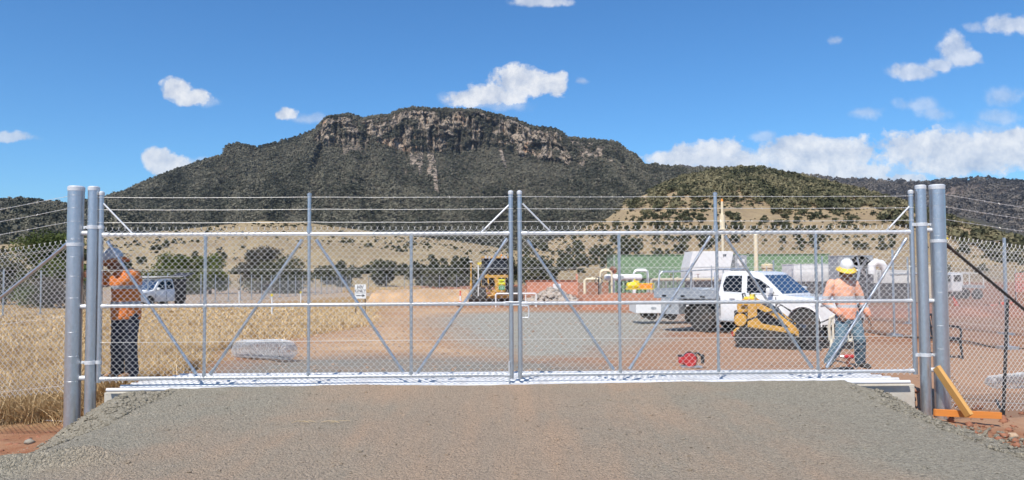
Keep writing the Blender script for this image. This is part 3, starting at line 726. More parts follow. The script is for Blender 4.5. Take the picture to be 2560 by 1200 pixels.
def hb_keep(px, t, rg):
    # wooded above a ragged line, open grass below it
    x, y, z, _ = HB.sample(px, t); sy = scr_y(x, y, z)
    line = np.interp(px, [1200, 1500, 1600, 1680, 1750, 1800, 1900, 1960, 2050, 2130, 2200, 2260, 2350, 2450, 2560, 2700], [400, 480, 492, 480, 505, 478, 500, 520, 510, 500, 505, 520, 545, 580, 618, 650])
    n_ = fbm(px/22, t*14, 3, 77)
    return ((sy+26*(n_-0.5)*2 < line) & (rg.random(len(px)) < .85)) | ((sy < line+50) & (n_+0.25*(rg.random(len(px))-.5) < .36-(sy-line)*.002))
forest('hill_wood', HB, 34000, (1450, 3100), (0.3, 1.0), 4.2, FM2, hb_keep, seed=6)
# ------------------------------------------------------------------ gate, posts, fences
GU = Vector((GATE_B.x-GATE_A.x, GATE_B.y-GATE_A.y, 0)).normalized(); GN = Vector((GU.y, -GU.x, 0))   # GN points to the camera
GO = Vector((GATE_A.x, GATE_A.y, 0))
def gp(px, py):
    """(distance along the gate, height) of a photo pixel on the gate's plane"""
    d = ray(px, py); t = (GO-CAM).dot(GN)/d.dot(GN); p = CAM+d*t; return (p-GO).dot(GU), p.z
def gu(px): return gp(px, 760)[0]
def chainlink(name, O, U, u0, u1, zb, zt, mat, parent, pitch=0.0408, vp=0.0815, r=0.0027, ns=4, hook=True, off=0.0):
    """woven zig-zag wires between u0 and u1 along U from O; zb, zt: bottom and top height as functions of u"""
    U = np.array(U[:3]); N = np.array([U[1], -U[0], 0.0]); O = np.array(O[:3]); nw = int((u1-u0)/pitch)
    Vs = []; Fs = []; base = 0
    for i in range(nw):
        uc = u0+(i+0.5)*pitch; b, t_ = zb(uc), zt(uc); m = max(2, int(round((t_-b)/(vp/2)))); j = np.arange(m+1)
        side = np.where((j+i) % 2 == 0, 1.0, -1.0)
        z = b+(t_-b)*j/m
        z = z+0.0025*np.sin(uc*3.1+z*2.0); uu = uc+side*(pitch/2+r*0.3)
        # rounded weave: each turn is split in two points, one in front and one behind
        zz = np.repeat(z, 2); uu = np.repeat(uu, 2); uu[0::2] -= side*pitch*0.03; uu[1::2] -= side*pitch*0.03
        dz = (t_-b)/m*0.13; zz[0::2] -= dz; zz[1::2] += dz
        nn = np.empty_like(zz); nn[0::2] = side*r*0.9; nn[1::2] = -side*r*0.9
        if hook:
            zz = np.concatenate([zz, [t_+0.022, t_+0.034]]); uu = np.concatenate([uu, [uu[-1]-side[-1]*0.004, uu[-1]-side[-1]*0.016]]); nn = np.concatenate([nn, [0, r*2]])
        nn = nn+off+0.006*math.sin(uc*1.7)
        k = len(zz); a = np.arange(ns)*2*np.pi/ns+np.pi/4
        C = O[None]+uu[:, None]*U[None]+nn[:, None]*N[None]; C[:, 2] = zz
        ring = (C[:, None, :]+(np.cos(a)*r*1.25)[None, :, None]*U[None, None]+(np.sin(a)*r*1.25)[None, :, None]*N[None, None])
        Vs.append(ring.reshape(-1, 3))
        I = base+np.arange(k*ns).reshape(k, ns); J = np.roll(I, -1, 1)
        Fs.append(np.stack([I[:-1], J[:-1], J[1:], I[1:]], -1).reshape(-1, 4)); base += k*ns
    return npmesh(name, np.concatenate(Vs), [np.concatenate(Fs)], mat, parent, smooth=True)
def barbed(mb, p0, p1, sag=0.02, r=0.0028, step=0.13, seed=0):
    p0 = Vector(p0); p1 = Vector(p1); L = (p1-p0).length; n = max(6, int(L/0.25)); rg = random.Random(seed)
    pts = [p0.lerp(p1, i/n)-Vector((0, 0, sag*4*(i/n)*(1-i/n)))+Vector((0, 0, rg.uniform(-.002, .002))) for i in range(n+1)]
    mb.tube(pts, r, 5)
    k = int(L/step); d = (p1-p0).normalized()
    for i in range(k):
        f = (i+0.5)/k; c = p0.lerp(p1, f)-Vector((0, 0, sag*4*f*(1-f))); a = rg.uniform(0, 3.14)
        for s in (0, 1.57):
            v = Vector((0, math.cos(a+s), math.sin(a+s)))*0.014; mb.cyl(c-v+d*0.004, c+v-d*0.004, 0.0016, n=4)
def G3(u, z, off=0.0): p = GO+GU*u+GN*off; return Vector((p.x, p.y, z))
def make_leaf(name, label, sL, sR, ext, mids, diags, ups, zt, zm, zb, latch=False):
    """one gate leaf: frame stiles and rails, uprights, braces, barbed strands and mesh"""
    root = thing(name, label, 'gate', G3(sL, 0))
    inv = Matrix.Translation(-root.location)
    def L(u, z, off=0.0): return inv @ G3(u, z, off)
    rS, rR, rV, rD = 0.030, 0.0245, 0.0205, 0.0185
    for s in (sL, sR):
        m = MB(); m.cyl(L(s, 0.075), L(s, 2.52), rS, n=16); m.build('stile', M['galv'], root, True)
        m = MB(); m.lathe([(rS+.004, 0), (rS+.006, .01), (rS+.006, .035), (rS*.8, .05), (0.004, .056)], L(s, 2.505), n=16); m.build('stile_cap', M['galv_rail'], root, True)
    for z in (zt, zm, zb):
        m = MB(); d = 0.02; m.cyl(L(sL+d, z), L(sR-d, z), rR, n=14)
        for e in (sL+.03, sR-.10): m.cyl(L(e, z), L(e+.07, z), rR+.006, n=14)
        m.build('rail', M['galv_rail'], root, True)
    for px in mids:
        u = gu(px)
        m = MB()
        for a, b_ in ((zb+rR*.5, zm-rR*.5), (zm+rR*.5, zt-rR*.5)):
            m.cyl(L(u, a), L(u, b_), rV, n=12); m.cyl(L(u, b_-.06), L(u, b_), rV+.005, n=12); m.cyl(L(u, a), L(u, a+.05), rV+.005, n=12)
        m.build('upright', M['galv'], root, True)
    u = gu(ext)
    m = MB(); m.cyl(L(u, zt+.01), L(u, 2.50), rV+.003, n=12); m.cyl(L(u, zt+.01), L(u, zt+.10), rV+.012, n=12); m.lathe([(rV+.008, 0), (rV+.009, .03), (.004, .045)], L(u, 2.49), n=12)
    m.build('wire_upright', M['galv'], root, True)
    for (a, b_) in diags:
        ua, za = gp(*a); ub, zb_ = gp(*b_); m = MB(); p, q = L(ua, za), L(ub, zb_)
        m.cyl(p, q, rD, n=12); m.cyl(p, p.lerp(q, .045), rD+.005, n=12); m.cyl(q, q.lerp(p, .04), rD+.005, n=12)
        m.build('diagonal_brace', M['galv'], root, True)
    for (a, b_) in ups:
        ua, za = gp(*a); ub, zb_ = gp(*b_); m = MB(); m.cyl(L(ua, za), L(ub, zb_), 0.012, n=8); m.build('top_brace', M['galv_rail'], root, True)
    m = MB()
    for i, z in enumerate((2.475, 2.315, 2.145)):
        for k, (a, b_) in enumerate(((sL, u), (u, sR))): barbed(m, L(a, z), L(b_, z), 0.006, 0.0028, 0.14, i*7+k)
        for s in (sL, sR, u): m.lathe([(.036 if s != u else .027, -.003), (.036 if s != u else .027, .003)], L(s, z), n=12)
    m.build('barbed_wire', M['wire'], root, False)
    c = chainlink('mesh_panel', inv @ Vector((GO.x, GO.y, 0)), GU, sL+.035, sR-.035, lambda q: zb-0.045, lambda q: zt+.065, M['wire'], root, off=0.024)
    m = MB()
    for z in (zb+.01, zm+.01, zt-.02, (zt+zm)/2, (zm+zb)/2):
        m.tube([L(sL+.03, z, .03), L((sL+sR)/2, z-.003, .031), L(sR-.03, z, .03)], .0022, 4)
    m.build('strain_wire', M['wire'], root)
    if latch:
        m = MB(); m.tube([L(sL+.02, zm-.03, .02), L(sL+.10, zm-.03, .02), L(sL+.115, zm-.06, .02), L(sL+.115, zm-.17, .02), L(sL+.10, zm-.185, .02), L(sL+.03, zm-.185, .02)], .009, 8); m.build('latch_loop', M['galv_rail'], root, True)
    else:
        m = MB(); m.box(L(sR+.055, zm-.006, .0), (.11, .05, .035)); m.cyl(L(sR-.08, zm+.02, .03), L(sR+.1, zm+.02, .03), .01, n=8); m.build('latch_bolt', M['galv_rail'], root)
        m = MB(); m.cyl(L(sR-.03, 0.03, .0), L(sR-.03, 0.3, .035), .011, n=8); m.build('drop_bolt', M['galv_rail'], root)
    return root
ZT, ZM, ZB = 1.988, 1.058, 0.122
uL0, uL1, uR0, uR1 = 0.0, gu(1278), gu(1300), gu(2284)
make_leaf('gate_leaf', 'wide galvanised mesh gate leaf hung on the left post, white worker in orange behind it'.replace('white worker', 'worker'), uL0, uL1, 772, (512, 772, 1028),
    [((268, 603), (490, 935)), ((756, 599), (526, 936)), ((790, 599), (1008, 931)), ((1268, 596), (1044, 932))], [((258, 508), (331, 584)), ((1274, 511), (1202, 582))], ZT, ZM, ZB)
make_leaf('gate_leaf', 'wide galvanised mesh gate leaf hung on the right post, white truck behind it', uR0, uR1, 1792, (1549, 1794, 2042),
    [((1318, 600), (1534, 925)), ((1776, 590), (1574, 923)), ((1812, 590), (2030, 920)), ((2266, 596), (2066, 919))], [((1306, 509), (1378, 581)), ((2281, 508), (2216, 577))], ZT, ZM, ZB, latch=True)
def ring(m, c, r, h=0.004, n=20): m.lathe([(r, -h), (r+.002, 0), (r, h)], c, n=n)
def gate_post(label, pxbig, pxh, Y, sgn, rbig=0.098, rh=0.068):
    b = at(pxbig, 760, Y); hb = at(pxh, 760, Y-0.0); root = thing('gate_post', label, 'post', (b.x, b.y, -0.62))
    z0 = 0.62; H = Vector((hb.x-b.x, hb.y-b.y, 0))
    m = MB(); m.cyl((0, 0, -.2), (0, 0, z0+2.60), rbig, n=32); m.build('main_post', M['galv'], root, True)
    m = MB(); m.lathe([(rbig+.003, -.035), (rbig+.005, 0), (rbig+.005, .015), (rbig*.9, .03), (.01, .036)], (0, 0, z0+2.595), n=32); m.build('post_cap', M['galv_rail'], root, True)
    for z in (2.50, 2.335, 2.16, 1.93, 1.70, 1.45, 1.17, 0.73, 0.42, 0.10):
        m = MB(); ring(m, (0, 0, z0+z), rbig+.0005, .0025); m.build('tie_wire', M['galv'], root, True)
    m = MB(); m.lathe([(rbig+.001, -.022), (rbig+.006, -.02), (rbig+.006, .02), (rbig+.001, .022)], (0, 0, z0+1.86), n=28); m.build('brace_band', M['galv_rail'], root, True)
    hp = MB(); hp.cyl(H+Vector((0, 0, -.1)), H+Vector((0, 0, z0+2.60)), rh, n=28); o = hp.build('hinge_post', M['galv'], root, True)
    m = MB(); m.lathe([(rh+.003, -.03), (rh+.004, .012), (rh*.85, .026), (.01, .03)], H+Vector((0, 0, z0+2.595)), n=28); m.build('post_cap', M['galv_rail'], root, True)
    for z in (2.01, 1.055, 0.135):
        m = MB(); m.cyl((0, 0, z0+z), H+Vector((0, 0, z0+z)), .031, n=12); m.build('spacer', M['galv_rail'], root, True)
    for z in (2.085, 0.335):
        m = MB(); m.lathe([(rh+.001, -.024), (rh+.006, -.022), (rh+.006, .022), (rh+.001, .024)], H+Vector((0, 0, z0+z)), n=28)
        st = Vector((GATE_A.x if sgn < 0 else GATE_B.x, GATE_A.y if sgn < 0 else GATE_B.y, 0))-Vector((b.x, b.y, 0)); st.z = z0+z
        m.box((H+Vector((0, 0, z0+z)))*.5+st*.5, ((st-H).xy.length, .012, .042), rz=math.atan2(st.y-H.y, st.x-H.x))
        m.lathe([(.032, -.022), (.037, -.02), (.037, .02), (.032, .022)], st, n=16)
        m.box(H+Vector((-sgn*-1*(rh+.028)*1, 0, z0+z)), (.06, .014, .036)); m.cyl(H+Vector((sgn*(rh+.03), -.02, z0+z)), H+Vector((sgn*(rh+.03), .02, z0+z)), .009, n=8)
        m.build('hinge_strap', M['galv_rail'], root, True)
    return root, b
PL, pL = gate_post('thick galvanised double post at the left end of the gate, next to the dry grass', 185.5, 229.5, 9.62, -1)
PR, pR = gate_post('thick galvanised double post at the right end of the gate, propped by timber', 2350, 2309, 9.97, 1)
def wing(label, b, dirv, L, zb, zt, zw, brace, bmat, pid):
    U = Vector((dirv[0], dirv[1], 0)).normalized(); root = thing('wing_fence', label, 'fence', (b.x, b.y, -0.6))
    O = Vector((0, 0, 0)); off = 0.6
    chainlink('mesh_panel', O, U, 0.10, L, lambda u: zb(u)+off, lambda u: zt(u)+off, M['wire'], root, off=0.0)
    m = MB()
    for i, (a, c) in enumerate(zw): barbed(m, U*.1+Vector((0, 0, a+off)), U*L+Vector((0, 0, c+off)), 0.02, .0028, .14, pid+i)
    m.build('barbed_wire', M['wire'], root)
    m = MB()
    for f in (0.04, .5, .96):
        m.tube([U*u+Vector((0, 0, off+zb(u)*(1-f)+zt(u)*f)) for u in np.linspace(.1, L, 12)], .0022, 4)
    m.build('strain_wire', M['wire'], root)
    m = MB(); (ua, za), (ub, zb_) = brace; p = U*ua+Vector((0, 0, za+off)); q = U*ub+Vector((0, 0, zb_+off)); m.cyl(p, q, .021, n=12); m.cyl(p, p.lerp(q, .03), .027, n=12); m.cyl(p-U*.02-Vector((0,0,0)), p+U*.02, .03, n=10)
    m.build('stay_pipe', bmat, root, True)
    m = MB(); m.cyl(U*L+Vector((0, 0, -.4)), U*L+Vector((0, 0, 2.6+off)), .045, n=14); m.build('end_post', M['galv'], root, True)
    return root, U
dl = (-1.12, 0.22); dr = (1.51, 0.53)
wl, UL_ = wing('chain-link wing fence running left from the gate through dry grass', pL, dl, 5.0, lambda u: -0.03-0.11*u, lambda u: 1.91-.115*u, [(2.50, 2.50-.13*5), (2.335, 2.335-.13*5), (2.16, 2.16-.13*5)], ((.1, 1.885), (2.75, 0.05)), M['galv'], 1)
wr, UR_ = wing('chain-link wing fence running right from the gate over red earth', pR, dr, 5.6, lambda u: -0.37-0.09*u, lambda u: 1.92-.088*u, [(2.50, 2.50-.085*5.6), (2.335, 2.335-.085*5.6), (2.16, 2.16-.085*5.6)], ((.1, 1.84), (3.4, -0.25)), M['darksteel'], 20)  # right stay pipe: its shade is put into the dark colour
m = MB(); m.box((0.13, .075, 2.47), (.035, .035, .10), rot=Matrix.Rotation(R(35), 3, 'Y')); m.build('yellow_tape', M['brightyellow'], wr)
# star picket standing in the right wing
sp = at(2499, 760, 10.55); m = MB()
for a in (0, 120, 240):
    v = Vector((math.cos(R(a)), math.sin(R(a)), 0))*.022; m.box(Vector((0, 0, .75))+v*.5, (.026, .006, 1.85), rz=R(a))
o = m.build('star_picket', M['darksteel'], None); o.location = (sp.x, sp.y, -0.62); o.rotation_euler = (0, R(4.0), 0)
tag(o, 'dark steel star picket leaning against the right wing fence', 'post')
# ------------------------------------------------------------------ cattle grid under the gate
CG = thing('cattle_grid', 'white steel cattle grid laid on concrete beams beneath the closed gate', 'cattle grid', (0, 9.9, 0))
def cg(px, py, z=0.03):
    d = ray(px, py); t = (z-1.5)/d.z; return CAM+d*t
fl, fr = Vector((-5.18, 9.53, 0)), Vector((5.30, 9.86, 0)); bl, br = Vector((-4.75, 10.72, 0)), Vector((4.78, 10.80, 0))
nb = 8
for i in range(nb):
    f = i/(nb-1); a = fl.lerp(bl, f)-CG.location; b_ = fr.lerp(br, f)-CG.location; e = random.uniform(-.05, .05)
    a.x += e; b_.x += random.uniform(-.06, .06); a.z = b_.z = 0.0 if i else -.006; m = MB(); m.cyl(a, b_, .036 if i else .024, n=14); m.build('grid_bar', M['white_steel'], CG, True)
for f in (0.07, .20, .36, .52, .68, .84, .93):
    a = fl.lerp(fr, f).lerp(bl.lerp(br, f), .32)-CG.location; b_ = bl.lerp(br, f)-CG.location; m = MB(); d = (b_-a); m.box((a+b_)/2+Vector((0, 0, -.115)), (d.length, .10, .14), rz=math.atan2(d.y, d.x)); m.build('cross_beam', M['darksteel'], CG)
def beam(label, x0, y0, x1, y1, w, zt=-0.05, h=.75):
    dx, dy = x1-x0, y1-y0; L = math.hypot(dx, dy); m = MB(); m.box((0, 0, -h/2), (L, w, h), bev=.012)
    o = m.build('concrete_beam', M['concrete'], None); o.location = ((x0+x1)/2, (y0+y1)/2, zt); o.rotation_euler = (0, 0, math.atan2(dy, dx)); tag(o, label, 'concrete beam'); return o
beam('long cream concrete beam with exposed ends under the front edge of the cattle grid', -5.27, 9.72, 5.36, 10.06, .25)
beam('concrete beam under the back edge of the cattle grid, level with the site', -4.9, 10.86, 4.9, 10.90, .25, -0.06)
# small bolts and shadows gaps: rusty angle left on the beam end
# timber prop and orange board
tb = thing('timber_prop', 'yellow timber prop leaning on the right hinge post', 'timber', (0, 0, 0))
p0 = at(2341, 918, 9.80); p1 = at(2424, 1040, 9.45); d = (p1-p0); Lp = d.length; q = d.to_track_quat('X', 'Z')
m = MB(); m.box((0, 0, 0), (Lp, .055, .10), bev=.004)
tb.location = (p0+p1)/2; tb.rotation_mode = 'QUATERNION'; tb.rotation_quaternion = q @ Quaternion((1, 0, 0), R(18)); m.build('plank', M['timber'], tb)
ob = MB(); a0 = at(2336, 1031, 9.62); a1 = at(2502, 1039, 9.66); d = a1-a0; ob.box((0, 0, 0), (d.length, .045, .085), bev=.003)
o = ob.build('orange_board', M['timber_orange'], None); o.location = (a0+a1)/2-Vector((0, 0, .0)); o.rotation_euler = (0, -math.atan2(d.z, d.xy.length), math.atan2(d.y, d.x)); tag(o, 'orange painted board on the ground at the foot of the right post', 'board')
# conduit on the ground at the left, stone, twigs
m = MB(); pts = [ground_pt(px, 1057+2*math.sin(px)) for px in (-60, 0, 60, 110, 158)]
for p in pts: p.z = float(h_ground(p.x, p.y))+.03
m.tube(pts, .009, 8); o = m.build('white_conduit', M['white'], None, True); tag(o, 'thin white conduit lying on red soil at the foot of the left post', 'conduit')
def stone(px, py, r, label, colr, seed):
    rg = np.random.default_rng(seed); V, F = ICO2; v = V*(1+.28*(rg.random((len(V), 1))-.5)*2)*np.array([r*1.1, r*.9, r*.7]); p = ground_pt(px, py)
    o = npmesh('stone', v, [F], simple('stone_%d' % seed, colr, .9, 0, .15, 20, .005, 60), None, False); o.location = (p.x, p.y, gz(p.x, p.y)+r*.3); tag(o, label, 'stone'); return o
stone(73, 1112, .055, 'fist-sized grey stone on the red soil at lower left', (.30, .27, .22), 1)
stone(2531, 1095, .055, 'pale tan stone on red soil at the right edge of the gravel road', (.46, .33, .22), 2)
m = MB()
rg = random.Random(4)
for (px, py) in ((760, 1070), (775, 1075), (835, 1075), (850, 1068), (745, 1078), (820, 1080)):
    d = ray(px, py); y = 7.6; c = CAM+d*(y/d.y); c.z = road_z(np.array(c.x), np.array(c.y))+.02
    a = rg.uniform(-.7, .7); v = Vector((math.cos(a), math.sin(a), 0))*rg.uniform(.05, .12); m.tube([c-v, c+Vector((0, .01, .012)), c+v], .0025, 5)
o = m.build('dry_twigs', simple('straw_twig', (.50, .38, .22), .8), None); tag(o, 'few dry straw twigs lying on the gravel road left of centre', 'twigs')
# ------------------------------------------------------------------ compound fences far behind
def long_fence(name, label, pts, spacing, H, pitch, r, mat, group=None, strands=3, x0=0, mpost=.032, mesh=True):
    root = thing(name, label, 'fence', (pts[0][0], pts[0][1], float(h_ground(*pts[0]))), 0, group)
    o3 = root.location; mw = MB()
    for (ax, ay), (bx, by) in zip(pts[:-1], pts[1:]):
        L = math.hypot(bx-ax, by-ay); n = max(1, int(round(L/spacing))); U = Vector(((bx-ax)/L, (by-ay)/L, 0))
        zf = lambda u: float(h_ground(ax+U.x*u, ay+U.y*u))-o3.z
        for i in range(n+1):
            if i == n and (bx, by) != tuple(pts[-1]): continue
            u = L*i/n; p = Vector((ax+U.x*u-o3.x, ay+U.y*u-o3.y, zf(u)))
            m = MB(); m.cyl(p-Vector((0, 0, .2)), p+Vector((0, 0, H)), mpost, n=8); m.box(p+Vector((0, 0, .01)), (.3, .3, .06)); m.build('post', M['galv'], root, True)
        if mesh: chainlink('mesh_panel', Vector((ax-o3.x, ay-o3.y, 0)), U, 0, L, lambda u: zf(u)+.04, lambda u: zf(u)+H*.76, mat, root, pitch, pitch, r, 3, False)
        for k in range(strands):
            hh = H*(.82+.08*k); mw.tube([Vector((ax-o3.x+U.x*u, ay-o3.y+U.y*u, zf(u)+hh)) for u in np.linspace(0, L, 8)], r*1.1, 4)
    if strands: mw.build('top_strand', mat, root)
    return root
long_fence('compound_fence', 'chain-link compound fence running away from the camera at far right', [(10.66, 16.0), (10.6, 20.6), (10.6, 25.3), (10.6, 30), (10.6, 58)], 4.65, 2.38, .045, .0024, M['wire_far'])
long_fence('compound_fence', 'second chain-link fence across the compound behind the first at far right', [(13.9, 15.8), (13.9, 26), (13.9, 50), (34, 50)], 5.0, 2.35, .07, .0030, M['wire_far'])
long_fence('perimeter_fence', 'long perimeter fence with slim posts across the plain at far left', [(-24.5, 30), (-24.5, 112), (-6, 116)], 2.85, 2.3, .12, .0045, M['wire_far'], mpost=.04)
# ------------------------------------------------------------------ people
def capsule(mb, p0, r0, p1, r1): 
    mb.sphere(p0, r0, 12, 8); mb.sphere(p1, r1, 12, 8); mb.cyl(p0, p1, r0*.995, r1*.995, n=14)
def limb(mb, pts, rs):
    for i in range(len(pts)-1): capsule(mb, pts[i], rs[i], pts[i+1], rs[i+1])
def loft(mb, secs, n=18):
    """secs: (centre, rx, ry, yaw) ellipses stacked into one closed body"""
    vs = []
    for (c, rx, ry, yaw) in secs:
        c = Vector(c)
        for k in range(n):
            a = 2*math.pi*k/n; x, y = rx*math.cos(a), ry*math.sin(a)
            vs.append(c+Vector((x*math.cos(yaw)-y*math.sin(yaw), x*math.sin(yaw)+y*math.cos(yaw), 0)))
    m = len(secs); fs = [(i*n+k, i*n+(k+1) % n, (i+1)*n+(k+1) % n, (i+1)*n+k) for i in range(m-1) for k in range(n)]
    fs += [tuple(range(n-1, -1, -1)), tuple((m-1)*n+k for k in range(n))]
    mb._add(vs, fs)
def remeshed(mb, name, mat, parent, vox=0.008, smooth=4, folds=0.0, fscale=14, seed=0, fvec=(1, 1, .5)):
    o = mb.build(name, mat, None, True)
    md = o.modifiers.new('r', 'REMESH'); md.mode = 'VOXEL'; md.voxel_size = vox
    ms = o.modifiers.new('s', 'SMOOTH'); ms.iterations = smooth; ms.factor = .5
    bpy.context.view_layer.update(); dg = bpy.context.evaluated_depsgraph_get()
    me = bpy.data.meshes.new_from_object(o.evaluated_get(dg)); o.modifiers.clear(); old = o.data; o.data = me; bpy.data.meshes.remove(old); me.name = name
    if folds:
        n = len(me.vertices); co = np.empty(n*3); me.vertices.foreach_get('co', co); co = co.reshape(-1, 3); no = np.empty(n*3); me.vertices.foreach_get('normal', no); no = no.reshape(-1, 3)
        q = co*np.array(fvec)*fscale; f = 1-np.abs(2*fbm(q[:, 0]+q[:, 1]*.7, q[:, 2]*1.6+q[:, 1]*.4, 3, seed)-1); co = co+no*((f-.55)*folds)[:, None]
        me.vertices.foreach_set('co', co.ravel()); me.update()
    me.polygons.foreach_set('use_smooth', np.ones(len(me.polygons), dtype=bool))
    if not me.materials: me.materials.append(mat)
    o.name = name; o.parent = parent; return o
def hand(mb, wrist, dirv, palmn, curl=35, side=1, s=1.0):
    """palm, four fingers with two bends each, thumb from the side of the palm"""
    d = Vector(dirv).normalized(); nrm = Vector(palmn); nrm = (nrm-d*nrm.dot(d)).normalized(); x = d.cross(nrm).normalized()*side; w = Vector(wrist)
    for k in (-1, 0, 1): capsule(mb, w+x*(.012*k), .016*s, w+d*.085*s+x*(.024*k), .0125*s)
    for i, (off, L) in enumerate(((-.032, .060), (-.011, .075), (.011, .080), (.031, .072))):
        p = w+d*.088*s+x*off*s; a = R(curl*(.8+.12*i)); dd = d
        for seg in range(3):
            a2 = a*(.5+.5*seg); dd = (d*math.cos(a2)+nrm*math.sin(a2)).normalized(); q = p+dd*(L*s*(.42, .32, .26)[seg]); capsule(mb, p, .0092*s-.0007*seg, q, .0088*s-.0008*seg); p = q
    p = w+x*.026*s+d*.02; td = (d*.7+x*.75+nrm*.35).normalized(); q = p+td*.045*s; capsule(mb, p, .013*s, q, .0105*s); td2 = (d*.95+x*.25+nrm*.45).normalized(); capsule(mb, q, .0105*s, q+td2*.034*s, .0088*s)
def head_parts(mb, c, yaw, pitch, s=1.0):
    Rm = Matrix.Rotation(yaw, 3, 'Z') @ Matrix.Rotation(pitch, 3, 'X'); c = Vector(c)
    def w(v): return c+Rm @ (Vector(v)*s)
    mb.sphere(w((0, 0, .02)), (.076*s, .092*s, .105*s), 18, 14)
    capsule(mb, w((0, -.045, -.035)), .052*s, w((0, -.055, -.085)), .034*s)     # jaw and chin
    capsule(mb, w((-.03, -.05, -.05)), .035*s, w((.03, -.05, -.05)), .035*s)
    capsule(mb, w((0, -.088, .015)), .010*s, w((0, -.112, -.022)), .014*s)      # nose
    capsule(mb, w((-.022, -.092, -.058)), .008*s, w((.022, -.092, -.058)), .008*s)  # lips
    capsule(mb, w((-.04, -.085, .035)), .011*s, w((.04, -.085, .035)), .011*s)  # brow
    for e in (-1, 1): mb.sphere(w((e*.078, .005, -.005)), (.012*s, .02*s, .032*s), 8, 6)
    return w, Rm
def skin_mat(name, col):
    m, t, b = mat_base(name); P = t.new('ShaderNodeTexCoord').outputs['Object']; n = t.noise(P, 30, 3, .6)
    t.l.new(t.mix(n, [c*.85 for c in col], [c*1.1 for c in col]), b.inputs['Base Color']); b.inputs['Roughness'].default_value = .5
    b.inputs['Subsurface Weight'].default_value = .08; b.inputs['Subsurface Scale'].default_value = .02; return m
def cloth_mat(name, col, bands=(), bandcol=(.46, .48, .50), var=.12, low=None):
    """bands: height ranges (local z) of reflective tape sewn on"""
    m, t, b = mat_base(name); P = t.new('ShaderNodeTexCoord').outputs['Object']; z = t.new('ShaderNodeSeparateXYZ', inp={0: P}).outputs[2]
    n = t.noise(P, 9, 4, .6); c = t.mix(n, [q*(1-var) for q in col], [min(1, q*(1+var)) for q in col])
    if low: c = t.mix(t.m('GREATER_THAN', low[0], z), c, low[1])
    for (a, b_) in bands:
        k = t.m('MULTIPLY', t.m('GREATER_THAN', z, a), t.m('GREATER_THAN', b_, z)); c = t.mix(k, c, bandcol)
    t.l.new(c, b.inputs['Base Color']); b.inputs['Roughness'].default_value = .85; b.inputs['Sheen Weight'].default_value = .1
    bn = t.new('ShaderNodeBump', inp={'Strength': .4, 'Distance': .004, 'Height': t.noise(P, 60, 3, .6)}); t.l.new(bn.outputs[0], b.inputs['Normal']); return m
def boot(mb, ankle, yaw, s=1.0):
    c = Vector(ankle); f = Vector((math.sin(yaw), -math.cos(yaw), 0)); g0 = c.z
    capsule(mb, c+Vector((0, 0, .04)), .052*s, c+Vector((0, 0, -.02)), .05*s); capsule(mb, c+Vector((0, 0, -.035))-f*.01, .045*s, c+f*.13*s+Vector((0, 0, -.045)), .042*s)
    capsule(mb, c+f*.10*s+Vector((0, 0, -.045)), .045*s, c+f*.17*s+Vector((0, 0, -.05)), .038*s)
def eyes(parent, w, s=1.0):
    m = MB(); 
    for e in (-1, 1): m.sphere(w((e*.032, -.083, .012)), .0125*s, 8, 6)
    m.build('eyes', simple('eye_white', (.5, .48, .45), .2), parent, True)
def hat(parent, w, Rm, c, rx, ry, h, brim, colr, brimcol, tilt=0, droop=.02, sag=0.0):
    """hard hat shell with a cloth or plastic sun brim round it"""
    C = w((0, .0, .055)); m = MB(); prof = [(1.0, -.005), (1.0, .02), (.97, .05), (.88, .09), (.70, .125), (.42, .148), (.12, .156), (.0, .157)]
    n = 28; vs = []; fs = []
    for (k, z) in prof:
        for i in range(n):
            a = 2*math.pi*i/n; vs.append(C+Rm @ Vector((rx*k*math.cos(a), ry*k*math.sin(a)+.0, z*h/.157)))
    for j in range(len(prof)-1):
        for i in range(n): fs.append((j*n+i, j*n+(i+1) % n, (j+1)*n+(i+1) % n, (j+1)*n+i))
    m._add(vs, fs); 
    for k in (-1, 0, 1):
        m.tube([C+Rm @ Vector((k*.028, ry*math.cos(a)*.96, h*math.sin(a)*1.0+.004)) for a in np.linspace(.35, 2.8, 9)], .006, 6)
    o = m.build('hat_shell', colr, parent, True)
    m = MB(); vs = []; rings = 6
    for j in range(rings):
        f = j/(rings-1)
        for i in range(n):
            a = 2*math.pi*i/n; rr = 1+f*brim*(1+.08*math.sin(3*a)); zz = -droop*f**1.2+sag*f*math.sin(2*a+.5)
            vs.append(C+Rm @ Vector((rx*rr*math.cos(a), ry*rr*math.sin(a), zz)))
    vs2 = [v+Rm @ Vector((0, 0, -.005)) for v in vs]; N0 = len(vs); fs = []
    for j in range(rings-1):
        for i in range(n):
            q = (j*n+i, j*n+(i+1) % n, (j+1)*n+(i+1) % n, (j+1)*n+i); fs.append(q); fs.append(tuple(N0+k for k in reversed(q)))
    for i in range(n): fs.append(((rings-1)*n+i, (rings-1)*n+(i+1) % n, N0+(rings-1)*n+(i+1) % n, N0+(rings-1)*n+i))
    m._add(vs+vs2, fs); m.build('hat_brim', brimcol, parent, True)
V3 = Vector
SKIN = skin_mat('skin', (.30, .16, .10)); SKIN2 = skin_mat('tanned_skin', (.26, .13, .08))
BOOT = simple('tan_boot', (.36, .20, .10), .7, 0, .2, 20)
BOOTD = simple('dark_boot', (.06, .055, .05), .7, 0, .2, 20)
